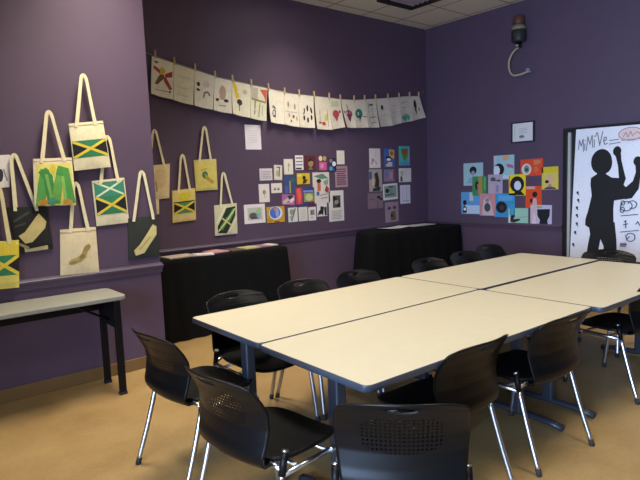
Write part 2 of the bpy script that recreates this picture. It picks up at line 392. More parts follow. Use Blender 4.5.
def lay_art(mb, f, shapes, n, asp, getm):
    for li, sh in enumerate(shapes):
        polys, col = shape_polys(sh, asp); m = getm(col)
        for poly in polys:
            for i in range(n):
                for j in range(n):
                    c = clip(poly, max(i/n, .0), (i+1)/n, j/n, (j+1)/n)
                    if len(c) < 3: continue
                    A = sum(c[q-1][0]*c[q][1]-c[q][0]*c[q-1][1] for q in range(len(c)))
                    if abs(A) < 1e-6: continue
                    if A > 0: c = c[::-1]
                    mb.face([f(s, t, .0006+.0003*li) for s, t in c], m)
def frame_of(corners, side, plane):
    """origin, z rotation and local corner coordinates of a quad hung on a wall (side 'y' back walls, 'x' right wall)"""
    cu = sum(p[0] for p in corners)/len(corners); cz = sum(p[1] for p in corners)/len(corners)
    if side == 'y': return (cu, plane, cz), 0, [(p[0]-cu, p[1]-cz) for p in corners], lambda u, z: (u-cu, z-cz)
    return (plane, cu, cz), -PI/2, [(cu-p[0], p[1]-cz) for p in corners], lambda u, z: (cu-u, z-cz)
def bil(L, s, t):
    tl, tr, br, bl = L
    return tuple((1-t)*((1-s)*tl[i]+s*tr[i])+t*((1-s)*bl[i]+s*br[i]) for i in (0, 1))
def panel(mb, L, base, shapes, th, off=None, n=1, getm=ink, edge=None):
    """thin sheet whose front follows off(s,t); art is laid on the front"""
    off = off or (lambda s, t: 0)
    def f(s, t, e=0):
        x, z = bil(L, s, t); return (x, -(th+off(s, t)+e), z)
    def bk(s, t):
        x, z = bil(L, s, t); return (x, -(off(s, t) if off(.5, .5) and th < .01 else 0), z)
    mb.grid([[f(i/n, 1-j/n) for i in range(n+1)] for j in range(n+1)], base, n > 1)
    mb.grid([[bk(i/n, j/n) for i in range(n+1)] for j in range(n+1)], base, n > 1)
    rim = [(i/n, 0) for i in range(n)]+[(1, j/n) for j in range(n)]+[(1-i/n, 1) for i in range(n)]+[(0, 1-j/n) for j in range(n)]
    mb.grid([[f(s, t) for s, t in rim], [bk(s, t) for s, t in rim]], edge or base, False, True)
    w = math.dist(L[0], L[1]); h = math.dist(L[0], L[3])
    lay_art(mb, f, shapes, n, w/h, getm)
    return f
def sheet(name, label, cat, key, wallk, base, shapes, group=None, th=.003, gap=.001):
    side, plane = {'N': ('y', STEP_Y), 'B': ('y', BACK_Y), 'R': ('x', RIGHT_X)}[wallk]
    loc, rz, L, _ = frame_of(Q[key], side, plane)
    mb = MB(); panel(mb, L, ink(base), shapes, th)
    if side == 'y': loc = (loc[0], loc[1]-gap, loc[2])
    else: loc = (loc[0]-gap, loc[1], loc[2])
    return tag(mb.build(name, loc=loc, rot=(0, 0, rz)), label, cat, group)

# ------------------------------------------------------------------ pictures pinned to the walls
K = '#1b1a1c'
def fig(cx, top, s, col=K):                                 # a small head-and-shoulders figure
    return [('e', cx, top+.12*s, .13*s, .12*s, col), ('p', [(cx-.2*s, top+.55*s), (cx-.12*s, top+.27*s), (cx+.12*s, top+.27*s), (cx+.2*s, top+.55*s)], col)]
def lines(x0, x1, y0, y1, n, col='#8d8790', w=.025):
    return [('l', [(x0, y0+(y1-y0)*i/max(1, n-1)), (x1-(.12*(x1-x0) if i % 3 == 2 else 0), y0+(y1-y0)*i/max(1, n-1))], w, col) for i in range(n)]
GB, GC, GR = 'pictures in the cluster on the back wall', 'pictures in the small cluster near the corner', 'portrait prints on the right wall'
ART = [
('paper_notice', 'single blank white sheet hanging alone under the string of drawings', 'paper', 'single', 'B', '#e9e2e4', lines(.2, .8, .25, .7, 6, '#d3cccf', .02), None),
('picture_card', 'wide pale card with ruled lines, leftmost of the top row beside the cream cards', 'picture', 'c1', 'B', '#d9cfd0', lines(.22, .9, .25, .8, 5, '#9c93a0', .05)+[('r', .12, .1, .16, .9, '#b7abb0')], GB),
('picture_card', 'cream card with a black bar across its top and black stroke, second from left', 'picture', 'c2', 'B', '#ddd4c0', [('r', .3, .12, .75, .18, K), ('l', [(.65, .2), (.62, .75)], .07, '#2d2a30'), ('e', .4, .55, .18, .2, '#b9ad8f')], GB),
('picture_card', 'plain cream upright card with a faint stem drawing above the blue picture', 'picture', 'c3', 'B', '#e3dacb', [('l', [(.5, .25), (.48, .8)], .06, '#a8a072'), ('e', .55, .4, .14, .1, '#b8ae8c')], GB),
('picture_card', 'white card crossed by three thick black stripes', 'picture', 'c4', 'B', '#e6dfdc', [('r', .1, .15, .9, .22, K), ('r', .1, .4, .9, .46, '#54505a'), ('r', .08, .62, .9, .68, '#54505a'), ('r', .05, .85, .75, .95, K)], GB),
('picture_card', 'tall cream card with a small olive motif at its centre, left end of middle row', 'picture', 'c5', 'B', '#e2d9cf', [('e', .5, .45, .16, .12, '#938a5e'), ('l', [(.5, .3), (.5, .75)], .04, '#a79f83')], GB),
('picture_card', 'white card with two small brown marks beside the blue picture', 'picture', 'c6', 'B', '#e2dcd2', [('e', .33, .62, .13, .1, '#8a6552'), ('e', .65, .62, .13, .1, '#8a6552'), ('l', [(.2, .45), (.8, .45)], .04, '#b8ab9d')], GB),
('picture', 'deep blue picture with a yellow upright stripe', 'picture', 'c7', 'B', '#3c4a78', [('r', .45, .3, .55, .95, '#b5a83c'), ('e', .75, .25, .2, .12, '#2f6b4d'), ('r', .05, .55, .35, .95, '#4b5aa0')], GB),
('picture', 'small tilted pink, white and dark abstract picture under the blue one', 'picture', 'c8', 'B', '#a8679a', [('p', [(.05, .7), (.45, .3), (.55, .55), (.2, .95)], '#c9bf9c'), ('p', [(.4, .15), (.8, .05), (.85, .45), (.6, .5)], '#2b3040'), ('p', [(.55, .55), (.9, .2), (.95, .5), (.7, .8)], '#e0d3d6'), ('l', [(.1, .9), (.9, .75)], .1, '#d59db8')], GB),
('picture_card', 'white bordered landscape card with a grey and green scene, bottom left of the cluster', 'picture', 'c9', 'B', '#e4dcdb', [('r', .16, .18, .86, .82, '#b9bfae'), ('e', .42, .6, .2, .17, '#5a5a58'), ('p', [(.55, .3), (.75, .2), (.8, .6), (.6, .65)], '#9fbd7e'), ('r', .3, .68, .7, .76, '#3e3b42'), ('e', .66, .6, .08, .14, '#8fa5c9')], GB),
('picture', 'yellow picture with a blue shell shape between two white cards', 'picture', 'c10', 'B', '#c49a2e', [('e', .5, .4, .38, .42, '#d9dbe6'), ('e', .46, .38, .3, .36, '#4a6cc4'), ('e', .58, .4, .1, .3, '#85a3e0'), ('p', [(.36, .1), (.52, .45), (.56, .08)], '#c98a3e'), ('r', .02, .75, .3, .98, '#b7872a'), ('r', .4, .9, .7, .98, '#8f3f2a')], GB),
('picture_card', 'grey and white sketch card right of the yellow shell picture', 'picture', 'c11', 'B', '#d3d2cb', [('e', .4, .3, .25, .2, '#8f9386'), ('l', [(.75, .1), (.35, .9)], .12, '#6f7468'), ('p', [(.1, .6), (.4, .5), (.3, .9)], '#a3a597')], GB),
('picture', 'dark maroon portrait card in the top row', 'picture', 'c12', 'B', '#5d2432', [('e', .55, .5, .24, .26, '#a08455'), ('p', [(.25, .45), (.5, .15), (.85, .4), (.6, .35)], '#241318'), ('p', [(.3, .95), (.5, .72), (.8, .95)], '#6f7a45')], GB),
('picture', 'magenta picture with two pale yellow blossoms at its top', 'picture', 'c13', 'B', '#7a2c4c', [('e', .28, .22, .2, .17, '#ded6a0'), ('e', .72, .22, .18, .16, '#a8ac6a'), ('r', .1, .45, .9, .98, '#c25f96'), ('e', .4, .7, .18, .16, '#d68bb1')], GB),
('picture', 'small dark picture with white and blue round dots', 'picture', 'c14', 'B', '#33304a', [('e', .72, .42, .26, .17, '#dfe4ee'), ('e', .3, .75, .24, .16, '#5f93c0'), ('e', .3, .2, .22, .14, '#8c7f86'), ('e', .7, .85, .15, .1, '#2f5a8a')], GB),
('picture_card', 'small plain cream card at the top right end above the mauve sheet', 'picture', 'c15', 'B', '#e6ddd0', lines(.35, .75, .3, .75, 4, '#d3c9b6', .03), GB),
('picture', 'mauve sheet of dark writing under the small plain cream card', 'picture', 'c16', 'B', '#a88692', lines(.14, .84, .15, .85, 8, '#6b4655', .05), GB),
('picture', 'bright yellow landscape card with a black figure', 'picture', 'c17', 'B', '#dcb92c', [('e', .55, .42, .13, .2, K), ('p', [(.4, .95), (.5, .55), (.85, .6), (.75, .75), (.65, .95)], '#3c300f'), ('r', .05, .1, .35, .3, '#e8d56c')], GB),
('picture', 'large white painting with orange and black figures and green band at centre of cluster', 'picture', 'c18', 'B', '#d9cdc6', [('p', [(.05, .12), (.6, .04), (.95, .2), (.5, .22)], '#5d8a6c'), ('e', .36, .28, .14, .07, '#201c1e'), ('r', .26, .34, .46, .6, '#c06a3c'), ('p', [(.62, .3), (.95, .22), (.9, .4), (.7, .42)], '#7da287'), ('p', [(.68, .6), (.8, .42), (.98, .55), (.85, .68)], '#a03c3e'), ('r', .2, .62, .36, .75, '#3f6aa8'), ('l', [(.4, .75), (.85, .7)], .03, '#8f948a'), ('l', [(.45, .85), (.85, .82)], .03, '#8f948a')], GB),
('picture', 'picture with a red left side, blue top and green oval', 'picture', 'c19', 'B', '#35427e', [('r', 0, 0, .34, .9, '#c8423c'), ('p', [(.05, .1), (.2, 0), (.3, .5), (.15, .95)], '#e36152'), ('r', .42, .3, .96, .8, '#8d9a58'), ('e', .7, .55, .2, .2, '#c5c58c'), ('r', .4, .16, .95, .26, '#7f93cc'), ('r', .6, .84, .98, 1, '#6a2040')], GB),
('picture_card', 'pale plain card in bottom row left of the card with grey block drawing', 'picture', 'c20', 'B', '#d4d2c8', lines(.25, .8, .2, .8, 5, '#a9a79d', .03), GB),
('picture_card', 'white card with a grey block drawing, in bottom row beside the black and white stripes', 'picture', 'c21', 'B', '#dcd6d0', [('r', .25, .2, .8, .6, '#8a8288'), ('r', .35, .3, .5, .5, '#4f4b50'), ('r', .3, .72, .6, .85, '#b7b0ad')], GB),
('picture', 'black and white high contrast picture below the large white painting', 'picture', 'c22', 'B', '#dad6d2', [('p', [(.35, .25), (.7, .3), (.6, .95), (.3, .7)], K), ('e', .3, .7, .16, .16, K), ('p', [(.7, .35), (.95, .3), (.95, .95), (.75, .95)], '#2a282b'), ('r', .05, .75, .2, .9, '#57535a')], GB),
('picture_page', 'tall white page with a dark photograph at its top and lines of text', 'picture', 'c23', 'B', '#dad3cc', [('r', .26, .16, .78, .56, '#4d4a49'), ('e', .4, .28, .12, .09, K), ('e', .62, .46, .14, .08, K), ('e', .5, .38, .14, .07, '#8f8c85')]+lines(.15, .85, .66, .92, 6, '#a09a96', .02), GB),
('picture', 'white card with small reddish marks, top left of the small cluster', 'picture', 'd1', 'B', '#d8cdcb', [('e', .3, .6, .12, .09, '#a58684'), ('l', [(.55, .65), (.62, .8)], .05, '#8a6a5f'), ('e', .2, .75, .1, .06, '#c98f84'), ('l', [(.6, .15), (.55, .45)], .03, '#b5aeb2')], GC),
('picture', 'blue and gold picture with a black and white cap, top middle of the small cluster', 'picture', 'd2', 'B', '#3a62a8', [('p', [(.45, .05), (.98, .08), (.95, .55), (.5, .45)], '#cfa458'), ('e', .72, .25, .16, .12, '#8f5f2e'), ('e', .4, .5, .28, .1, '#1a1a22'), ('e', .42, .58, .2, .07, '#e6e4e0'), ('r', .15, .72, .75, .95, '#c8bfae'), ('e', .2, .75, .12, .08, '#8e4a2e')], GC),
('picture', 'turquoise picture with an olive and brown pointed shape, top right of small cluster', 'picture', 'd3', 'B', '#4fb0a8', [('p', [(.18, .15), (.85, .12), (.8, .5), (.52, .82), (.3, .5)], '#5f7a2c'), ('e', .52, .28, .24, .16, '#93541f'), ('r', .08, .82, .95, .98, '#4b8fc2'), ('r', .9, .05, .98, .75, '#b48fc2')], GC),
('picture', 'dark photograph of a standing brown figure on pale ground', 'picture', 'd4', 'B', '#a39a94', [('r', 0, .1, .2, .45, '#3f5187'), ('p', [(.4, .2), (.65, .12), (.78, .5), (.75, .85), (.4, .8), (.48, .5)], '#33241a'), ('p', [(.2, .4), (.35, .4), (.35, .75), (.22, .75)], '#d8b590'), ('p', [(.3, .85), (.9, .8), (.8, .98), (.2, .98)], '#2a2a38')], GC),
('picture', 'mauve and slate blue card in the middle of the small cluster', 'picture', 'd5', 'B', '#8a7288', [('r', .05, .1, .4, .6, '#6072a4'), ('r', .5, .2, .9, .8, '#a38494'), ('r', .85, .1, .97, .8, '#8c2f58')], GC),
('picture_card', 'whitish card with a grey corner under the turquoise picture', 'picture', 'd6', 'B', '#d3cbcc', [('e', .25, .35, .16, .2, '#a9b2a6'), ('p', [(.1, .6), (.25, .55), (.3, .95), (.1, .95)], '#4f4d55'), ('l', [(.6, .1), (.55, .7)], .05, '#b6a5a5')], GC),
('picture', 'grey green bordered print with dark blocks at centre of small cluster', 'picture', 'd7', 'B', '#cfd3cc', [('r', .08, .12, .92, .86, '#7f8f8c'), ('e', .28, .42, .14, .14, '#20262a'), ('l', [(.15, .7), (.75, .66)], .07, '#3a4648'), ('r', .4, .15, .68, .25, '#3f4b4d'), ('l', [(.55, .3), (.52, .6)], .05, '#4f5c5e')], GC),
('picture_card', 'lavender white ruled card, lowest on the right edge of small cluster', 'picture', 'd8', 'B', '#cfc8d6', [('r', .2, .1, .26, .9, '#aca6bb'), ('r', .58, .1, .63, .85, '#aca6bb'), ('l', [(.2, .86), (.85, .86)], .03, '#7b7686')], GC),
('picture', 'dull mauve card with small black marks at its upper right', 'picture', 'd9', 'B', '#7d6670', [('e', .72, .28, .12, .09, K), ('e', .88, .4, .09, .09, K), ('l', [(.1, .4), (.4, .38)], .04, '#5b4652'), ('l', [(.65, .5), (.66, .95)], .06, '#5b4652')], GC),
('picture', 'dull mauve upright picture with a small dark olive figure, lowest in small cluster', 'picture', 'd10', 'B', '#8f7c8a', [('e', .3, .3, .14, .08, '#5e3048'), ('e', .7, .28, .14, .09, '#5e3048'), ('p', [(.4, .5), (.75, .42), (.8, .9), (.4, .92)], '#5d563c'), ('e', .48, .68, .1, .08, '#24201c')], GC),
('print', 'pale teal portrait print with short black hair, upper left of the wall group', 'print', 'r1', 'R', '#9fc0c6', [('e', .5, .33, .18, .18, '#0f1116'), ('e', .5, .45, .09, .11, '#8f8fa8'), ('p', [(.15, .9), (.3, .65), (.62, .6), (.75, .9)], '#8fa6c4')], GR),
('print', 'green and gold print with dark seated figure, overlapping the pale teal portrait', 'print', 'r2', 'R', '#3c8a4c', [('r', .45, .02, .7, .98, '#b28a3e'), ('e', .33, .48, .14, .24, '#1c2a20'), ('p', [(.35, .4), (.5, .42), (.52, .9), (.4, .92)], '#b57a6a'), ('r', .84, .05, .92, .7, '#6fb07a')], GR),
('print', 'pale blue print of a pale face with large black afro and red banner', 'print', 'r3', 'R', '#9cc6cc', [('e', .26, .58, .26, .25, '#0e0f12'), ('e', .14, .62, .17, .2, '#d8dae6'), ('r', .02, .02, .12, .3, '#d4b8c8'), ('e', .6, .12, .18, .1, '#d8a878'), ('p', [(.62, .35), (.95, .42), (.98, .55), (.68, .5)], '#c2607f'), ('p', [(.3, .95), (.55, .8), (.98, .95)], '#bcd8dc')], GR),
('print', 'lilac grey print of a figure in dark glasses below the afro print', 'print', 'r4', 'R', '#b0a2b4', [('e', .35, .25, .18, .11, '#4c505a'), ('e', .75, .32, .14, .06, '#5d5868'), ('l', [(.4, .3), (.8, .35)], .05, '#3f3f48'), ('r', .15, .55, .5, .98, '#bba4b8'), ('r', .55, .55, .75, .95, '#8d86b0')], GR),
('print', 'red orange landscape print with a white oval portrait', 'print', 'r5', 'R', '#e0492a', [('e', .27, .6, .22, .34, '#dcd8cc'), ('e', .28, .58, .13, .24, '#7d9184'), ('e', .28, .62, .07, .12, '#3d4a44'), ('p', [(.58, .1), (.92, .08), (.88, .32), (.62, .36)], '#d87f4c'), ('p', [(.6, .5), (.75, .45), (.8, .75), (.62, .8)], '#e06c3a')], GR),
('print', 'yellow print with small dark seated figure at the right edge of the group', 'print', 'r6', 'R', '#d8c024', [('r', .02, .25, .98, .98, '#d9c25a'), ('e', .5, .55, .24, .2, '#d6b088'), ('e', .32, .65, .12, .07, '#22161c'), ('p', [(.3, .9), (.5, .72), (.65, .9)], '#b07a86'), ('p', [(.1, .98), (.25, .9), (.75, .9), (.9, .98)], '#3a2a58')], GR),
('print', 'yellow print of a white face ringed by a big black afro', 'print', 'r7', 'R', '#ecd21e', [('e', .5, .47, .42, .38, '#0b0b0d'), ('e', .53, .53, .21, .22, '#d6d6ea'), ('p', [(.25, .98), (.4, .8), (.75, .8), (.95, .98)], '#111114'), ('r', .02, .05, .08, .6, '#e58a2a')], GR),
('print', 'sky blue print with small black figure and white lower half, lower left of group', 'print', 'r8', 'R', '#5a9ad0', [('r', .45, .02, .65, .4, '#b9c6cc'), ('p', [(.1, .98), (.2, .6), (.98, .6), (.98, .98)], '#bccde4'), ('e', .2, .48, .1, .12, '#10182c'), ('p', [(.08, .95), (.15, .6), (.3, .7), (.3, .95)], '#0f1220'), ('e', .2, .78, .07, .07, '#e6eaf2')], GR),
('print', 'pink print with a white hooded figure beside the blue record print', 'print', 'r9', 'R', '#c48a92', [('p', [(.15, .98), (.25, .3), (.5, .12), (.75, .4), (.9, .98)], '#cbb8bc'), ('e', .5, .62, .2, .2, '#4a4852'), ('r', .85, .02, .98, .7, '#d08c88'), ('e', .5, .3, .12, .1, '#8a8088')], GR),
('print', 'blue print with a round black disc', 'print', 'r10', 'R', '#3a92c8', [('e', .36, .58, .27, .25, '#0e1622'), ('e', .38, .6, .11, .1, '#4a3028'), ('r', .2, .08, .9, .3, '#5aa8d8'), ('r', .75, .45, .98, .9, '#37a2c4')], GR),
('print', 'orange red print with a black haired figure in white above the drum print', 'print', 'r11', 'R', '#e24a1c', [('r', .05, .02, .6, .14, '#d8a8a0'), ('e', .58, .38, .16, .13, '#140d10'), ('e', .38, .66, .1, .1, '#140d10'), ('p', [(.42, .98), (.46, .58), (.68, .55), (.75, .98)], '#d8a8b0')], GR),
('print', 'pale mint landscape print with a kneeling dark figure', 'print', 'r12', 'R', '#9cc8b4', [('r', .02, .02, .12, .98, '#d6dcd8'), ('e', .22, .2, .12, .17, '#18161a'), ('p', [(.1, .82), (.12, .5), (.24, .42), (.3, .66), (.6, .62), (.6, .72), (.3, .86)], '#3a2024'), ('l', [(.5, .55), (.95, .5)], .04, '#7fa898')], GR),
('print', 'white print with a broad black drum shape and pink figure, lower right of group', 'print', 'r13', 'R', '#c4bcd8', [('r', .02, .02, .3, .98, '#d4b8bc'), ('p', [(.32, .2), (.92, .18), (.9, .5), (.8, .7), (.84, .94), (.4, .94), (.46, .7), (.34, .5)], '#0f1118'), ('r', .3, .04, .55, .14, '#9cb46a'), ('p', [(.08, .95), (.15, .4), (.24, .4), (.3, .95)], '#e0ccd0')], GR),
]
for a in ART: sheet(a[0], a[1], a[2], a[3], a[4], a[5], a[6], a[7])
# these two overlap their neighbours: the paper on top is set a little further off the wall
for o in list(COL.objects):
    if o.get('label', '').startswith(('green and gold print', 'lilac grey print', 'yellow print of a white face', 'pale mint', 'white print with a broad', 'blue print with a round')): o.location.x -= .004
    if o.get('label', '').startswith('pink print with'): o.location.x -= .008
sheet('paper_notice', 'cut off white paper at the left edge of the photo above the black tote', 'paper', 'b1', 'N', '#e2dad4', [('e', .62, .62, .12, .2, '#2c2a30'), ('l', [(.75, .45), (.9, .8)], .04, '#8f8890')], None, gap=.002)
# framed notice
side = Q['sign']; loc, rz, L, _ = frame_of(side, 'x', RIGHT_X)
sg = tag(empty('framed_notice', (loc[0]-.001, loc[1], loc[2]), rz), 'small black framed white notice high on the right wall above the prints', 'sign')
w, h = L[1][0]-L[0][0], L[0][1]-L[3][1]; m = MB(); e = .014
for b in ((-w/2, w/2, h/2-e, h/2), (-w/2, w/2, -h/2, -h/2+e), (-w/2, -w/2+e, -h/2+e, h/2-e), (w/2-e*1.6, w/2, -h/2+e, h/2-e)): m.box(b[0], b[1], -.02, 0, b[2], b[3], M_FRAME)
m.build('frame', sg, bevel=.002)
m = MB(); panel(m, [(-w/2+e, h/2-e), (w/2-e*1.6, h/2-e), (w/2-e*1.6, -h/2+e), (-w/2+e, -h/2+e)], ink('#dcd8d8'), lines(.32, .72, .3, .55, 4, '#b3b0b2', .03)+[('e', .45, .74, .13, .08, '#77767a'), ('r', .1, .1, .14, .9, '#c8c5c6')], .006); m.build('notice_page', sg)

# poster with the painted silhouette
side = Q['poster']; loc, rz, L, _ = frame_of(side, 'x', RIGHT_X)
S = '#141315'
poster = [('e', .313, .248, .118, .092, S), ('e', .36, .262, .075, .075, S), ('r', .27, .3, .37, .37, S),
 ('p', [(.203, .365), (.27, .338), (.37, .341), (.459, .382), (.47, .463), (.47, .522), (.462, .595), (.218, .6), (.22, .5), (.2, .41)], S),
 ('p', [(.222, .49), (.462, .49), (.462, .61), (.47, .73), (.2, .735), (.158, .717), (.16, .671), (.185, .612)], S),
 ('p', [(.2, .72), (.345, .72), (.335, .825), (.322, .886), (.304, .965), (.184, .965), (.201, .862), (.22, .786)], S),
 ('p', [(.335, .72), (.48, .7), (.504, .835), (.514, .965), (.379, .965), (.37, .878), (.335, .825)], S),
 ('p', [(.444, .184), (.527, .2), (.533, .246), (.552, .298), (.586, .385), (.52, .40), (.512, .376), (.498, .288), (.473, .222)], S),
 ('e', .485, .18, .045, .036, S), ('p', [(.43, .37), (.512, .376), (.586, .38), (.556, .443), (.46, .47)], S),
 ('p', [(.455, .40), (.545, .414), (.588, .445), (.59, .53), (.462, .54)], S), ('p', [(.588, .445), (.659, .403), (.7, .42), (.718, .463), (.652, .527), (.58, .535)], S),
 ('p', [(.659, .403), (.687, .34), (.68, .28), (.745, .28), (.747, .313), (.733, .384), (.718, .463)], S), ('e', .705, .262, .045, .035, S)]
for s, t in [(.057, .469), (.068, .525), (.057, .582), (.061, .639), (.065, .703), (.051, .768), (.036, .861)]: poster += [('e', s, t, .013, .010, '#2d2c3a'), ('l', [(s, t+.006), (s+.012, t+.016)], .008, '#3a3948')]
G1 = '#7d777c'
def word(pts_list, w, col): return [('l', p, w, col) for p in pts_list]
poster += word([[(.045, .15), (.05, .082), (.075, .125), (.095, .075), (.105, .165)], [(.118, .11), (.12, .155)], [(.117, .088), (.121, .083)], [(.14, .16), (.15, .06), (.178, .115), (.2, .052), (.212, .14)], [(.228, .085), (.23, .14)], [(.227, .062), (.231, .057)],
  [(.25, .035), (.244, .062)], [(.262, .035), (.292, .128), (.322, .03)], [(.335, .10), (.365, .092), (.362, .072), (.34, .074), (.336, .105), (.352, .125), (.378, .118)], [(.40, .10), (.50, .095)], [(.40, .125), (.52, .118)]], .006, G1)
RED = '#c08f8c'
poster += [('e', .63, .062, .13, .046, '#e6cfcc')]
poster += word([[(.52+.0*k+.13*math.cos(2*PI*k/18)+.11, .062+.046*math.sin(2*PI*k/18)) for k in range(19)], [(.55, .08), (.58, .05), (.6, .085), (.63, .045), (.65, .08)], [(.66, .07), (.70, .05), (.73, .07)], [(.53, .105), (.74, .1)]], .006, RED)
SW = '#35364a'
def ring(cx, cy, rx, ry, a0=0, a1=360, n=16): return [(cx+rx*math.cos(math.radians(a0+(a1-a0)*k/n)), cy+ry*math.sin(math.radians(a0+(a1-a0)*k/n))) for k in range(n+1)]
poster += word([ring(.60, .585, .06, .035), ring(.66, .575, .045, .028, -160, 120), ring(.56, .61, .022, .02), ring(.565, .56, .02, .015), [(.585, .7), (.6, .69), (.6, .745)], [(.575, .722), (.62, .715)], [(.545, .775), (.73, .765)], [(.55, .655), (.72, .648)], ring(.65, .815, .045, .03, -150, 150), [(.6, .80), (.615, .83), (.64, .81)], [(.70, .72), (.72, .7), (.74, .73)],
  [(.88, .45), (.92, .5)], [(.8, .35), (.86, .33), (.9, .37)], ring(.86, .62, .05, .03), [(.8, .72), (.9, .72)]], .006, SW)
poster += [('r', .548, .855, .612, .885, '#9c8796'), ('l', [(.55, .87), (.61, .868)], .008, '#5d4d58')]
m = MB(); panel(m, L, ink('#efedf2'), poster, .002)
po = tag(m.build('poster', loc=(loc[0]-.052, loc[1], loc[2]), rot=(0, 0, rz)), 'tall white poster with a black painted silhouette raising both fists, hung over the door', 'poster')

# ------------------------------------------------------------------ string of drawings
def drawing_off(s, t): return .008+.02*t*t*(1+.6*math.cos(PI*s*2))
D_LABELS = ['first drawing on the string, a red and brown bird shape with wings on cream', 'second drawing from the left end of the string, almost blank cream', 'drawing of a dark head and a curved mark, right of the almost blank one', 'drawing with a pale brown face oval and two dark eyes on the string',
 'drawing with a bold yellow diagonal band on the string', 'drawing with a red corner and grey green lines on the string', 'drawing with a dark blue blob at its lower left on the string', 'drawing of small pink and green flowers right of the blue blob', 'drawing of six dark leaf spots in two rows on the string',
 'drawing with curled bottom, red berries and yellow leaf on the string', 'drawing with a crimson heart shape on the string', 'drawing with a purple red beet shape on the string', 'drawing with a dark teal round shape on the string', 'narrow drawing with fine dark lines right of the teal one', 'drawing with one small dark spot near its top, past the slit', 'pale faint drawing between the dark spot and the teal patch', 'drawing with a teal green patch along the bottom', 'last drawing at the right end with a tall dark brown mark']
CB = ['#e3dcc4', '#ddd6b8', '#ddd5bd', '#dfd6be', '#e0d9bd', '#d5d0b4', '#dfd6c2', '#dcd2bf', '#dcd3c0', '#dcd2bc', '#dbd0bc', '#dacfbc', '#d9cebc', '#cfc5b4', '#d2c7b6', '#cabfb0', '#c8beb0', '#cfc6b6']
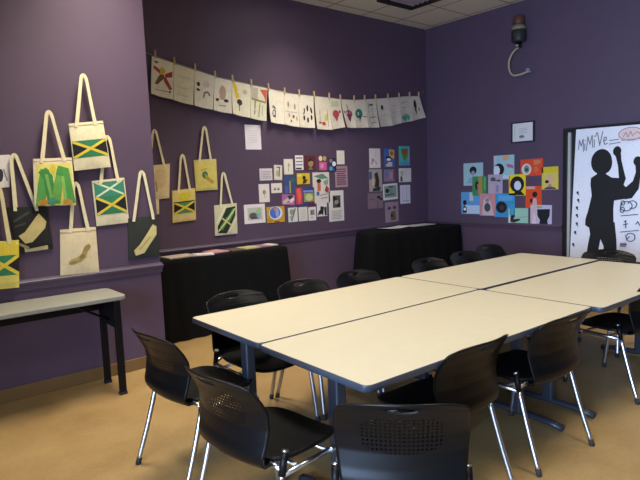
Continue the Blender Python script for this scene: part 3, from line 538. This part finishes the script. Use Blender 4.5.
D_ART = [[('p', [(.08, .3), (.12, .22), (.42, .3), (.4, .4)], '#b2453c'), ('p', [(.6, .38), (.95, .24), (.96, .4), (.66, .46)], '#a83a38'), ('e', .5, .3, .12, .09, '#d4b638'), ('p', [(.15, .7), (.4, .4), (.6, .4), (.55, .52), (.3, .7)], '#6d5a34'), ('p', [(.5, .42), (.68, .45), (.95, .72), (.85, .78), (.6, .58)], '#a04a44'), ('e', .2, .12, .1, .03, '#6a645a'), ('l', [(.2, .85), (.8, .82)], .02, '#8d8672'), ('e', .85, .82, .04, .03, K)],
 [('l', [(.2, .3), (.8, .28)], .02, '#c2bb9c'), ('l', [(.2, .6), (.75, .58)], .02, '#c2bb9c'), ('l', [(.2, .8), (.75, .8)], .02, '#c2bb9c')],
 [('e', .2, .36, .09, .06, '#3a3330'), ('e', .2, .52, .11, .035, '#3a3330'), ('l', [(.5, .7), (.55, .55), (.7, .52), (.8, .6)], .05, '#7a6a58'), ('e', .6, .3, .16, .1, '#cfc0b0')],
 [('e', .48, .42, .2, .22, '#b49a80'), ('e', .22, .66, .13, .05, '#3c3830'), ('e', .7, .64, .13, .05, '#3c3830'), ('l', [(.3, .82), (.7, .8)], .03, '#8d8672')],
 [('p', [(.02, .02), (.18, .02), (.42, .44), (.22, .5)], '#dcb82a'), ('e', .42, .6, .15, .1, '#3a3226'), ('l', [(.42, .65), (.42, .85)], .03, '#5c5442'), ('e', .7, .25, .14, .07, '#c4b79c')],
 [('p', [(.55, .08), (.98, .05), (.98, .5), (.85, .3)], '#c25a4a'), ('r', .04, .05, .45, .4, '#b3aa9a'), ('l', [(.3, .45), (.28, .9)], .05, '#7f8468'), ('l', [(.1, .4), (.9, .44)], .06, '#8f8a50'), ('l', [(.6, .5), (.55, .9)], .04, '#93987a'), ('l', [(.75, .55), (.75, .85)], .03, '#a0a488')],
 [('e', .35, .72, .17, .13, '#27406e'), ('e', .3, .52, .1, .05, '#6d6e58'), ('e', .4, .55, .05, .03, '#3d5a3a')],
 [('e', .3, .35, .07, .09, '#8a8a78'), ('e', .75, .4, .05, .09, '#7d8070'), ('e', .35, .68, .09, .06, '#c08a98'), ('e', .65, .7, .07, .05, '#5d5a42'), ('e', .5, .85, .06, .04, '#7a5f4f'), ('e', .85, .75, .05, .08, '#b09a6a'), ('l', [(.1, .58), (.9, .56)], .015, '#a9a48f')],
 [('e', .35, .5, .07, .1, '#25291f', 15), ('e', .58, .4, .06, .1, '#25291f'), ('e', .82, .46, .06, .1, '#25291f', -15), ('e', .35, .7, .07, .08, '#25291f'), ('e', .6, .76, .06, .09, '#25291f'), ('e', .82, .68, .06, .08, '#25291f')],
 [('e', .28, .8, .1, .06, '#7b3a38'), ('e', .52, .82, .12, .07, '#b8433c'), ('e', .72, .62, .09, .13, '#c8b850', 20), ('l', [(.3, .4), (.28, .75)], .02, '#8d8672'), ('l', [(.8, .4), (.78, .9)], .02, '#9a947c')],
 [('r', .1, .1, .8, .28, '#b8c4a0'), ('e', .45, .52, .28, .13, '#b5444e'), ('p', [(.2, .55), (.7, .52), (.5, .78)], '#b5444e'), ('e', .8, .45, .09, .05, '#7d4a50')],
 [('e', .5, .5, .3, .13, '#9c4a60'), ('p', [(.25, .52), (.75, .52), (.52, .85)], '#6a3048'), ('l', [(.48, .4), (.4, .2)], .04, '#5f6a4a'), ('e', .12, .45, .06, .05, '#b5444e')],
 [('e', .35, .5, .32, .18, '#22766a'), ('p', [(.15, .55), (.6, .55), (.4, .78)], '#1f5a50'), ('l', [(.7, .6), (.95, .62)], .03, '#5d5a52')],
 [('l', [(.25, .1), (.3, .9)], .03, '#8a8478'), ('e', .5, .2, .2, .04, '#5d5850'), ('l', [(.6, .3), (.65, .8)], .03, '#938d80'), ('l', [(.3, .65), (.8, .62)], .03, '#6f6a60'), ('l', [(.35, .85), (.8, .82)], .03, '#6f6a60')],
 [('e', .4, .32, .1, .09, '#231f1e'), ('l', [(.2, .6), (.7, .6)], .02, '#ada494')],
 [('l', [(.2, .3), (.8, .28)], .02, '#aaa192'), ('l', [(.2, .55), (.8, .53)], .02, '#aaa192')],
 [('e', .42, .82, .38, .15, '#4c9880'), ('l', [(.2, .25), (.7, .2)], .04, '#a0978a'), ('l', [(.2, .4), (.6, .45)], .03, '#a0978a')],
 [('e', .4, .4, .14, .24, '#3a2620', 5), ('e', .42, .68, .1, .08, '#8f4a30'), ('e', .68, .58, .06, .08, '#7d8462')]]
PLANE_G = BACK_Y-.035
for i in range(18):
    c = Q['g%d' % (i+1)]; loc, rz, L, _ = frame_of(c, 'y', PLANE_G); m = MB()
    panel(m, L, cloth(CB[i]), D_ART[i], .003, drawing_off, 5, cloth)
    tag(m.build('drawing', loc=(loc[0], loc[1]+.012, loc[2])), D_LABELS[i], 'drawing', 'drawings pegged along the string')
cord_pts = [(1.93, PLANE_G, 2.90)]+[(u, PLANE_G, z-.018) for u, z in Q['pegs']]+[(6.50, PLANE_G+.02, Q['pegs'][-1][1]+.07)]
cd = MB(); cd.tube(smooth_path(cord_pts, 3), .003, M_CORD, 6)
tag(cd.build('string'), 'thin grey string sagging across the back wall with drawings pegged on it', 'string')
SHORT = ['the bird drawing', 'the almost blank drawing', 'the dark head drawing', 'the face oval drawing', 'the yellow band drawing', 'the red corner drawing', 'the dark blue blob drawing', 'the small flowers drawing', 'the six leaf spots drawing', 'the red berries drawing', 'the crimson heart drawing', 'the purple beet drawing', 'the dark teal drawing', 'the fine lines drawing', 'the single dark spot drawing', 'the faint pale drawing', 'the teal patch drawing', 'the tall brown mark drawing']
def peg_mesh():
    m = MB()
    for y in (-.022, -.008): m.box(-.007, .007, y, y+.008, -.035, .045, M_WOOD)
    return m
pr = peg_mesh().build('clothespin', bevel=.002)
sp = MB(); sp.tube([(-.009, -.012, .0), (.009, -.012, .0)], .005, M_CHROME, 8); sp.build('spring', pr)
for i, (u, z) in enumerate(Q['pegs']):
    o = pr if i == 0 else copy_tree(pr)
    o.location = (u, PLANE_G+.010, z-.006); o.rotation_euler = (0, math.radians([3, -4, 2, 0, -3][i % 5]), 0)
    lab = 'wooden clothespin at the left corner of '+SHORT[0] if i == 0 else ('wooden clothespin at the right end of '+SHORT[17] if i == 18 else 'wooden clothespin between %s and %s' % (SHORT[i-1], SHORT[i]))
    tag(o, lab, 'clothespin', 'clothespins along the string')

# ------------------------------------------------------------------ tote bags
YEL, GRN, BLK = '#d8c23c', '#2f7a52', '#17171a'
def flag(x0, y0, x1, y1, g=GRN, k=BLK, y=YEL, w=.055):
    cx, cy = (x0+x1)/2, (y0+y1)/2
    return [('p', [(x0, y0), (x1, y0), (cx, cy)], g), ('p', [(x0, y1), (cx, cy), (x1, y1)], g), ('p', [(x0, y0), (cx, cy), (x0, y1)], k), ('p', [(x1, y0), (x1, y1), (cx, cy)], k), ('l', [(x0+.03, y0+.02), (x1-.03, y1-.02)], w, y), ('l', [(x0+.03, y1-.02), (x1-.03, y0+.02)], w, y)]
def island(cx, cy, s, col, rot=-35):
    P = [(-.42, -.02), (-.3, -.1), (-.1, -.09), (.12, -.12), (.3, -.08), (.42, .0), (.36, .06), (.2, .07), (.05, .12), (-.15, .09), (-.33, .07)]
    r = math.radians(rot)
    return ('p', [(cx+s*(x*math.cos(r)-y*math.sin(r)), cy+s*(x*math.sin(r)+y*math.cos(r))) for x, y in P], col)
BAGS = [
('b2', 'N', '#ddd09a', '#ddd09a', [('r', 0, 0, 1, .3, '#d3bd3a'), ('r', 0, .72, 1, 1, '#dcc964')]+flag(0, .3, 1, .72, w=.07), 'yellow canvas tote with a black and green flag, lowest at the left edge'),
('b3', 'N', '#dfd8a2', '#e2d6ae', [('r', 0, .0, 1, .14, '#e0cdaa'), ('r', .08, .12, .95, .98, '#dccf6a'), ('l', [(.14, .95), (.2, .55), (.26, .28)], .17, '#58a04c'), ('l', [(.24, .28), (.33, .4), (.42, .9)], .18, '#3f8a3f'), ('l', [(.3, .35), (.42, .95)], .06, '#79b257'), ('l', [(.5, .95), (.58, .55), (.66, .3)], .17, '#6aa84c'), ('l', [(.64, .27), (.76, .3), (.86, .9)], .2, '#4b9544'), ('l', [(.7, .4), (.75, .92)], .06, '#86b85a'), ('e', .47, .22, .07, .08, '#d8bd3e'), ('e', .2, .92, .12, .06, '#c98a35'), ('e', .8, .93, .12, .06, '#c9923c'), ('e', .42, .9, .1, .08, '#4b9a78')], 'cream canvas tote painted with a large green zigzag on yellow'),
('b4', 'N', '#1d1d1b', '#e2d6ae', [('p', [(.12, .62), (.3, .55), (.75, .15), (.92, .35), (.85, .5), (.45, .78), (.25, .8)], '#cbb878'), ('r', .2, .88, .85, .99, '#c3b684'), ('l', [(.3, .9), (.95, .86)], .05, '#1d1d1b'), ('l', [(.1, .3), (.5, .12)], .05, '#3d4038'), ('l', [(.08, .42), (.35, .36)], .04, '#3d4038'), ('l', [(.1, .8), (.3, .9)], .06, '#8f8a5f')], 'tilted black tote with a pale gold diagonal island patch and cream hem'),
('b5', 'N', '#e0d5ae', '#e2d6ae', flag(.02, .38, .98, .74)+[('l', [(.1, .05), (.95, .05)], .012, '#c8bb92')], 'cream tote with flag across the middle, highest of those on left wall'),
('b6', 'N', '#dccaa2', '#e2d6ae', [island(.45, .68, .62, '#bda465', -15), island(.62, .55, .6, '#ad9350', -55), ('e', .7, .44, .12, .06, '#94824a', -40), ('e', .34, .74, .13, .035, '#a08a4a', -12), ('e', .56, .62, .08, .05, '#8f7d46', -30), ('l', [(.03, .06), (.97, .06)], .012, '#c3b088')], 'plain beige tote with a brown island outline just above the chair rail'),
('b7', 'N', '#e0d5ae', '#e2d6ae', [('r', .04, .04, .96, .36, '#37836a'), ('l', [(.1, .05), (.9, .35)], .04, '#cfd8b4'), ('l', [(.1, .35), (.9, .05)], .04, '#cfd8b4')]+flag(.04, .36, .96, .76), 'cream tote with two stacked green flags, one pale crossed and one yellow crossed'),
('b8', 'N', '#2a2d28', '#e2d6ae', [('p', [(.16, .8), (.35, .66), (.58, .42), (.8, .2), (.93, .26), (.92, .46), (.68, .68), (.5, .88), (.22, .93)], '#d2c283'), ('l', [(.35, .78), (.7, .5)], .04, '#b8a664')], 'charcoal tote with a pale gold island shape at the corner of left wall'),
('b9', 'B', '#ddc89a', '#e2d6ae', [('e', .38, .42, .09, .1, '#4a4630'), ('e', .55, .4, .3, .3, '#d4b886'), ('l', [(.38, .5), (.42, .75)], .05, '#a08a58')], 'beige tote with a small dark blot, partly hidden by the wall corner'),
('b10', 'B', '#dcc878', '#e2d6ae', [('e', .5, .22, .28, .14, '#d6c43a'), ('r', .06, .75, .94, .97, '#d9c684')]+flag(.05, .38, .95, .74, g='#4f8a52', w=.06)+[('l', [(.05, .38), (.95, .38)], .03, '#26261f')], 'yellow tote with a flag band across it, middle of the back wall totes'),
('b11', 'B', '#d6c874', '#e2d6ae', [('r', .05, .05, .95, .95, '#d9c96c'), ('e', .42, .5, .13, .12, '#3f7a58'), ('p', [(.4, .45), (.85, .75), (.75, .8), (.45, .65)], '#b89a3c'), ('l', [(.25, .35), (.5, .3)], .04, '#c2a23c')], 'bright yellow tote with a small green bird, highest of those on back wall'),
('b12', 'B', '#cfcaa4', '#e2d6ae', [('p', [(.1, .7), (.5, .12), (.92, .1), (.9, .4), (.5, .95), (.12, .92)], '#22301e'), ('p', [(.2, .72), (.5, .4), (.55, .55), (.3, .85)], '#5f8f42'), ('p', [(.5, .45), (.8, .15), (.85, .3), (.6, .6)], '#4f9048'), ('l', [(.15, .85), (.88, .18)], .05, '#d0cf9a'), ('l', [(.3, .45), (.7, .7)], .05, '#c8c37a'), ('l', [(.06, .6), (.45, .08)], .04, '#e4e0c4'), ('l', [(.55, .95), (.95, .5)], .04, '#e4e0c4')], 'pale tote with a slanted green and black flag, nearest the black draped table'),
('b13', 'B', '#dccfa2', '#e2d6ae', [], 'cream tote almost hidden behind the corner of left wall')]
for key, wk, base, strap, art, lab in BAGS:
    body, apex, feet = Q[key]; wy = STEP_Y if wk == 'N' else BACK_Y
    loc, rz, L, conv = frame_of(body, 'y', wy-.002)
    r = tag(empty('tote_bag', loc), lab, 'bag', 'canvas tote bags hung on the walls')
    def off(s, t): return .016*(max(0, math.sin(PI*s))**.6)*(max(0, math.sin(PI*min(1, .12+t*.88)))**.6)
    m = MB(); panel(m, L, cloth(base), art, .012, off, 8, cloth); m.build('bag_body', r)
    ax, az = conv(*apex); f0 = conv(*feet[0]); f1 = conv(*feet[1])
    def strap_mesh(y, dx, dz):
        a, b = (f0[0]+dx, f0[1]-.03), (f1[0]+dx, f1[1]-.03); A = (ax+dx*.5, az+dz)
        pts = [(a[0], a[1]), (a[0]+(A[0]-.022-a[0])*.5, a[1]+(A[1]-.05-a[1])*.5), (A[0]-.022, A[1]-.045), (A[0]-.012, A[1]-.012), (A[0], A[1]), (A[0]+.012, A[1]-.012), (A[0]+.022, A[1]-.045), (b[0]+(A[0]+.022-b[0])*.5, b[1]+(A[1]-.05-b[1])*.5), (b[0], b[1])]
        P = smooth_path([(p[0], y, p[1]) for p in pts], 4); mm = MB(); rows = []
        for i, p in enumerate(P):
            t = (P[min(i+1, len(P)-1)]-P[max(0, i-1)]).normalized(); n = Vector((t.z, 0, -t.x)); w = .011
            rows.append([p+n*w+Vector((0, -.0025, 0)), p+n*w+Vector((0, .0025, 0)), p-n*w+Vector((0, .0025, 0)), p-n*w+Vector((0, -.0025, 0))])
        mm.grid(rows, cloth(strap), False, True, True)
        return mm
    strap_mesh(-.022, 0, 0).build('handle', r)
    strap_mesh(-.007, .010, -.012).build('handle', r)
    if key in ('b5', 'b6', 'b7', 'b9', 'b11', 'b3'):
        hm = MB(); yy = [bil(L, s, .055) for s in (0, .25, .5, .75, 1)]
        hm.tube([(x, -.0135-off(s, .055), z) for (x, z), s in zip(yy, (0, .25, .5, .75, 1))], .002, cloth('#c6b88e'), 6); hm.build('stitched_hem', r)
for o in list(COL.objects):
    if o.name.startswith('tote_bag') and o['label'].split(',')[0] in ('yellow canvas tote with a black and green flag', 'cream canvas tote painted with a large green zigzag on yellow', 'cream tote with flag across the middle'): o.location.y -= .036

# ------------------------------------------------------------------ black draped tables against the back wall
def draped(top, ztop, label, flare, seed, folds):
    rnd = random.Random(seed)
    cx = sum(p[0] for p in top)/4; cy = sum(p[1] for p in top)/4
    r = tag(empty('draped_table', (cx, cy, 0)), label, 'table', 'tables hidden under black cloth')
    T = [(p[0]-cx, p[1]-cy) for p in top]; per = []
    for i in range(4):
        a, b = T[i], T[(i+1) % 4]; n = max(2, int(math.dist(a, b)/.035)); d = math.dist(a, b); nx, ny = (b[1]-a[1])/d, -(b[0]-a[0])/d
        for k in range(n):
            t = k/n; per.append((a[0]+(b[0]-a[0])*t, a[1]+(b[1]-a[1])*t, nx, ny, i, t))
    ph = [rnd.random()*6 for _ in range(4)]
    rows = []
    for z, q in ((ztop, 0), (ztop-.012, .25), (ztop-.05, .35), (ztop*.75, .55), (ztop*.5, .72), (ztop*.25, .88), (.006, 1)):
        row = []
        for x, y, nx, ny, i, t in per:
            fold = (.5+.5*math.sin(t*folds[i]*2*PI+ph[i]))*.022*q*(1 if z < ztop-.06 else 0)
            d = flare[i]*q+fold+(.006 if q else 0)
            if i == 2: d = min(d, .004)
            # corners swing out along the diagonal
            x2 = x+nx*d; y2 = y+ny*d
            if t == 0:
                px = per[(per.index((x, y, nx, ny, i, t))-1)]; d2 = flare[(i-1) % 4]*q+(.006 if q else 0)
                x2 += px[2]*d2; y2 += px[3]*d2
            row.append((x2, y2, z))
        rows.append(row)
    m = MB(); m.grid(rows, M_DRAPE, True, True); m.face([(x, y, ztop) for x, y, *_ in per], M_DRAPE)
    m.build('tablecloth', r)
    s = .985; tb = MB(); tb.prism([(x*s, y*s) for x, y in T], ztop-.03, ztop-.006, M_GREYTOP); tb.build('tabletop', r)
    for x, y in T:
        l = MB(); l.tube([(x*.9, y*.88, .012), (x*.9, y*.88, ztop-.035)], .014, M_DARK); l.build('leg', r)
    return r
draped([(2.0, 5.02), (3.62, 5.02), (3.62, 5.355), (2.0, 5.355)], .81, 'long black draped table beside the wall step, with leaflets along its top', (.015, .05, .0, .0), 3, (9, 2, 9, 2))
draped([(5.02, 5.0), (6.47, 4.76), (6.50, 5.345), (5.10, 5.345)], .835, 'black draped table filling the room corner under the small cluster', (.03, .03, .0, .14), 5, (7, 0, 7, 2))
def leaflet(x, y, z, w, d, rz, col, label, group, th=.006, curl=0):
    m = MB(); n = 8; rows = []
    top = [[(w*(i/n-.5), d*(j/2-.5), th+curl*(2*abs(i/n-.5))**2) for i in range(n+1)] for j in range(3)]
    bot = [[(w*(i/n-.5), d*(.5-j/2), curl*(2*abs(i/n-.5))**2) for i in range(n+1)] for j in range(3)]
    m.grid(top, ink(col), False); m.grid(bot, ink(col), False)
    rim = [(0, j) for j in range(0)]
    for j in (0, 2): m.grid([top[j], bot[2-j]], ink(col), False)
    for i in (0, n): m.grid([[top[j][i] for j in range(3)], [bot[2-j][i] for j in range(3)]], ink(col), False)
    return tag(m.build('leaflet', loc=(x, y, z), rot=(0, 0, math.radians(rz))), label, 'leaflet', group)
LG = 'leaflets along the top of the long draped table'
for a in ((2.42, 5.2, .30, .21, 4, '#b9a79a', 'greyish leaflet nearest the wall corner on the long draped table'), (2.66, 5.13, .21, .15, -22, '#e0cfc8', 'white leaflet lying askew near the left end of the long draped table'), (2.86, 5.22, .19, .21, 8, '#c08f92', 'dull pink leaflet on the long draped table'),
          (3.06, 5.18, .16, .2, -3, '#5f4a3a', 'brown booklet beside the pink leaflet on the long draped table'), (3.25, 5.21, .2, .2, 3, '#b8ab78', 'olive tan booklet at the middle of the long draped table'), (3.42, 5.22, .14, .2, -2, '#93708a', 'mauve leaflet on the right half of the long draped table'), (3.55, 5.23, .12, .18, 5, '#c9bcae', 'pale leaflet at the right end of the long draped table')):
    leaflet(a[0], a[1], .812, *a[2:7], LG, .012) if False else leaflet(a[0], a[1], .812, a[2], a[3], a[4], a[5], a[6], LG, .012)
leaflet(5.62, 5.22, .837, .44, .2, 2, '#d6d2cf', 'white curled sheet on the corner draped table, left one', 'white sheets on the corner table', .004, .012)
leaflet(6.13, 5.2, .837, .46, .22, -3, '#c9c5c6', 'white sheet on the corner draped table, right one', 'white sheets on the corner table', .006)

# ------------------------------------------------------------------ narrow grey table on the left
bt = tag(empty('training_table', (.535, 4.245, 0)), 'narrow grey topped table with black legs below the tote bags', 'table')
m = MB(); m.prism(round_rect(-.915, .915, -.215, .215, .05), .708, .74, M_GREYTOP); m.build('tabletop', bt, bevel=.006)
for sx in (-1, 1):
    x = .835*sx
    for y in (-.205, .125):
        l = MB(); l.box(x-.024, x+.024, y-.016, y+.016, 0.012, .708, M_DARK); lg = l.build('leg', bt, bevel=.003)
        g = MB(); g.box(x-.027, x+.027, y-.019, y+.019, 0, .02, M_RUBBER); g.build('foot_cap', lg)
    c = MB(); c.box(x-.012, x+.012, -.19, .11, .50, .70, M_DARK); c.build('brace_shade_panel', bt)  # end brace, filled in as a black panel for the shadow between the legs
    b = MB(); b.tube([(x, -.04, .535), (x-sx*.28, -.04, .70)], .009, M_DARK, 8); b.build('folding_brace', bt)
ap = MB(); ap.box(-.80, .80, .09, .11, .60, .708, M_DARK); ap.build('apron', bt)

# ------------------------------------------------------------------ four joined meeting tables
TROT = math.radians(-1.2637)
def meeting_table(cx, cy, lx, wy, label, endL, endR):
    r = tag(empty('meeting_table', (cx, cy, 0), TROT), label, 'table', 'cream topped tables pushed together')
    m = MB(); m.prism(round_rect(-lx/2, lx/2, -wy/2, wy/2, .035), .714, .7385, M_LAM, M_EDGE); 
    m.build('tabletop', r)
    e = MB(); P = round_rect(-lx/2, lx/2, -wy/2, wy/2, .035); I = round_rect(-lx/2+.0025, lx/2-.0025, -wy/2+.0025, wy/2-.0025, .033)
    O = round_rect(-lx/2-.001, lx/2+.001, -wy/2-.001, wy/2+.001, .036)
    e.grid([[(x, y, .7400) for x, y in I], [(x, y, .7400) for x, y in P], [(x, y, .737) for x, y in O], [(x, y, .711) for x, y in O], [(x, y, .709) for x, y in I]], M_EDGE, True, True)
    e.build('edge_band', r)
    for sx, ins in ((-1, endL), (1, endR)):
        x = sx*(lx/2-ins)
        l = MB(); l.prism(round_rect(x-.03, x+.03, -.035, .035, .012, 3), .045, .70, M_STEEL, smooth=False); lg = l.build('leg', r)
        f = MB(); f.tube([(x, -.30, .022), (x, -.22, .034), (x, 0, .04), (x, .22, .034), (x, .30, .022)], .028, M_STEEL, 10, .02); f.build('foot', lg)
        t = MB(); t.box(x-.03, x+.03, -wy/2+.1, wy/2-.1, .68, .712, M_STEEL); t.build('top_bracket', lg)
    b = MB(); b.box(-lx/2+endL, lx/2-endR, -.02, .02, .655, .70, M_STEEL); b.build('stretcher', r)
    return r
TABLES = [(2.35, 2.622, 1.80, .765, 'cream topped table at back left of the joined block, along the wall side', .16, .16),
 (2.325, 1.842, 1.80, .775, 'cream topped table nearest the viewer in the joined block', .17, .16),
 (4.124, 2.578, 1.74, .765, 'cream topped far table on the wall side of the joined block', .12, .16),
 (4.078, 1.762, 1.702, .80, 'cream topped far table on the right side, meeting the poster end', .14, .16)]
for t in TABLES: meeting_table(*t)

# ------------------------------------------------------------------ black stacking chairs
def interp(T, t):
    for (a, *va), (b, *vb) in zip(T[:-1], T[1:]):
        if t <= b:
            k = (t-a)/(b-a); return [x+(y-x)*k for x, y in zip(va, vb)]
    return list(T[-1][1:])
PROF = [(0, -.12, .430, .155), (.06, -.175, .428, .18), (.12, -.222, .438, .2), (.17, -.245, .460, .21), (.22, -.248, .490, .216), (.3, -.240, .53, .222), (.45, -.235, .595, .229), (.6, -.25, .66, .233), (.75, -.278, .72, .232), (.88, -.308, .770, .226), (.95, -.318, .792, .214), (1, -.325, .806, .190)]
def back_mesh():
    ns, nt = 40, 56; m = MB(); V = {}; uv = []
    hc, hw, hh = .905, .052, .036           # hand hole: centre t, half width (m), half height (t)
    def pt(i, j):
        s = -1+2*i/ns; t = j/nt; y, z, w = interp(PROF, t)
        x = s*w
        if t > .7:                                            # hand hole: pull the rim onto the ellipse
            r = math.hypot(x/hw, (t-hc)/hh)
            if .55 < r < 1.45:
                k = 1/r if abs(r-1) < .24 else 1
                x *= k; t2 = hc+(t-hc)*k; y, z, _ = interp(PROF, min(1, max(0, t2)))
        z -= .02*max(0, t-.6)/.4*abs(s)**3
        y += (.055*min(1, .35+t))*s*s-.012*max(0, t-.9)/.1
        return (x, y, z), (i/ns, t)
    me_v = []; me_uv = []
    for j in range(nt+1):
        for i in range(ns+1):
            p, u = pt(i, j); me_v.append(p); me_uv.append(u)
    faces = []
    for j in range(nt):
        for i in range(ns):
            s = -1+2*(i+.5)/ns; t = (j+.5)/nt; w = interp(PROF, t)[2]
            if math.hypot(s*w/hw, (t-hc)/hh) < 1: continue
            a = j*(ns+1)+i; faces.append((a, a+1, a+ns+2, a+ns+1))
    me = bpy.data.meshes.new('backrest'); me.from_pydata(me_v, [], faces); me.materials.append(M_PERF)
    ul = me.uv_layers.new(name='UVMap')
    for l in me.loops: ul.data[l.index].uv = me_uv[l.vertex_index]
    me.polygons.foreach_set('use_smooth', [True]*len(faces)); me.update()
    return me
def make_chair():
    r = empty('stacking_chair')
    o = bpy.data.objects.new('backrest', back_mesh()); COL.objects.link(o); o.parent = r
    md = o.modifiers.new('thickness', 'SOLIDIFY'); md.thickness = .008; md.offset = 0
    # seat: dished superellipse with a waterfall front
    def out(a, k):
        c, s = math.cos(a), math.sin(a); e = .62
        return (.228*k*abs(c)**e*(1 if c > 0 else -1), .02+(.235 if s > 0 else .2)*k*abs(s)**e*(1 if s > 0 else -1))
    m = MB(); rows = []; A = [2*PI*i/48 for i in range(48)]
    def zt(x, y, k): return .448-.012*(1-k*k)-.022*max(0, (y-.12)/.13)**2+.012*(abs(x)/.22)**2
    for k in (.02, .3, .55, .75, .9, .97, 1.0):
        rows.append([(*out(a, k), zt(*out(a, k), k)) for a in A])
    for k, dz in ((1.0, -.012), (.97, -.02), (.8, -.022), (.02, -.022)):
        rows.append([(*out(a, k), zt(*out(a, k), k)+dz) for a in A])
    m.grid(rows, M_BLACK, True, True, True); m.build('seat', r)
    for sx in (-1, 1):
        l = MB(); l.tube(smooth_path([(.252*sx, -.275, .014), (.245*sx, -.205, .22), (.24*sx, -.15, .405)], 4), .0135, M_CHROME); lg = l.build('leg', r)
        f = MB(); f.tube([(.253*sx, -.278, 0), (.2515*sx, -.267, .035)], .015, M_RUBBER); f.build('rubber_foot', lg)
        b = MB(); b.tube([(.24*sx, -.150, .405), (.238*sx, -.128, .492)], .0150, M_BLACK); b.tube([(.238*sx, -.128, .492), (.2378*sx, -.126, .500)], .0140, M_CHROME); b.build('stacking_bumper', lg)
        l = MB(); l.tube(smooth_path([(.252*sx, .245, .014), (.247*sx, .225, .16), (.242*sx, .20, .33), (.241*sx, .185, .38), (.24*sx, .155, .402), (.24*sx, .12, .405)], 4), .0135, M_CHROME); lg = l.build('leg', r)
        f = MB(); f.tube([(.253*sx, .247, 0), (.2515*sx, .243, .035)], .015, M_RUBBER); f.build('rubber_foot', lg)
        s = MB(); s.tube([(.24*sx, -.15, .405), (.24*sx, .125, .405)], .012, M_CHROME); s.build('side_rail', r)
        k = MB(); k.tube([(.24*sx, -.142, .415), (.21*sx, -.15, .43), (.178*sx, -.155, .436)], .010, M_CHROME); k.build('back_bracket', r)
    for y in (-.06, .11):
        c = MB(); c.tube([(-.24, y, .405), (.24, y, .405)], .009, M_CHROME); c.build('cross_bar', r)
    return r
CH = [(1.34, 2.70, 4, 'black chair at the near left corner of the tables, seen from its side'),
 (1.27, 1.93, 6, 'black perforated chair at the near table end, second from the left in front'),
 (1.505, 1.395, 45, 'black chair seen squarely from behind at the bottom centre'),
 (2.07, 1.68, 89, 'black chair tucked under the near right table edge, nearest the viewer there'),
 (2.78, 1.63, 86, 'black chair at the right table edge, in the middle of three'),
 (4.06, 1.63, 83, 'black chair at the right table edge, cut by the photo edge'),
 (1.86, 2.90, -90, 'black chair on the wall side before the long draped table, leftmost one'),
 (2.41, 2.89, -90, 'black chair on the wall side, second from the left'),
 (2.95, 2.88, -90, 'black chair on the wall side, third from the left, between the two draped tables'),
 (3.80, 2.86, -90, 'black chair on the wall side just before the corner draped table'),
 (4.345, 2.87, -90, 'black chair on the wall side, second from the far end'),
 (4.89, 2.97, -90, 'black chair on the wall side at its far end under the prints'),
 (4.86, 2.135, 184, 'black chair at the far table end in front of the poster')]
proto = make_chair()
for i, (x, y, yaw, lab) in enumerate(CH):
    o = proto if i == 0 else copy_tree(proto)
    o.location = (x, y, 0); o.rotation_euler = (0, 0, math.radians(yaw-90)); tag(o, lab, 'chair', 'black stacking chairs around the joined tables')

# ------------------------------------------------------------------ wall device with a looped cable, high on the right wall
dv = tag(empty('wall_device', (6.44, 3.825, 3.10)), 'small dark cylinder with brown cap and hanging cable loop high on right wall', 'device')
def lathe(prof, m, n=24):
    mb = MB(); mb.grid([[(r*math.cos(2*PI*i/n), r*math.sin(2*PI*i/n), z) for i in range(n)] for r, z in prof], m, True, True, True); return mb
lathe([(.055, .03), (.082, .04), (.086, .06), (.086, .165), (.08, .175)], mat('charcoal_plastic', (.02, .021, .023), .5)).build('device_body', dv)
lathe([(.07, .175), (.086, .185), (.084, .215), (.06, .235), (.055, .24)], mat('beige_collar', '#7d7560', .5)).build('collar', dv)
lathe([(.058, .24), (.066, .25), (.066, .335), (.055, .345)], mat('brown_cap', '#5b3426', .6)).build('cap', dv)
br = MB(); br.box(.05, .119, -.03, .03, .08, .14, M_DARK); br.build('wall_bracket', dv)
pl = MB(); pl.tube([(0, 0, .03), (0, 0, -.03)], .032, M_DARK, 12); pl.tube([(-.02, .0, -.012), (-.045, .0, -.012)], .012, mat('grey_knob', '#b5b2b0', .4), 10); pl.build('plug', dv)
cb = MB(); cb.tube(smooth_path([(0, .0, -.03), (0, .045, -.05), (0, .105, -.11), (0, .135, -.20), (0, .12, -.30), (0, .07, -.355), (0, -.02, -.36), (.03, -.09, -.34), (.10, -.11, -.33)], 5), .013, mat('beige_cable', '#a59c88', .5), 8); cb.build('cable', dv)
lathe([(.02, -.34), (.032, -.335), (.032, -.29), (.02, -.28)], mat('lilac_knob', '#8a80a0', .5)).build('cable_end', dv).location = (.095, -.07, 0)
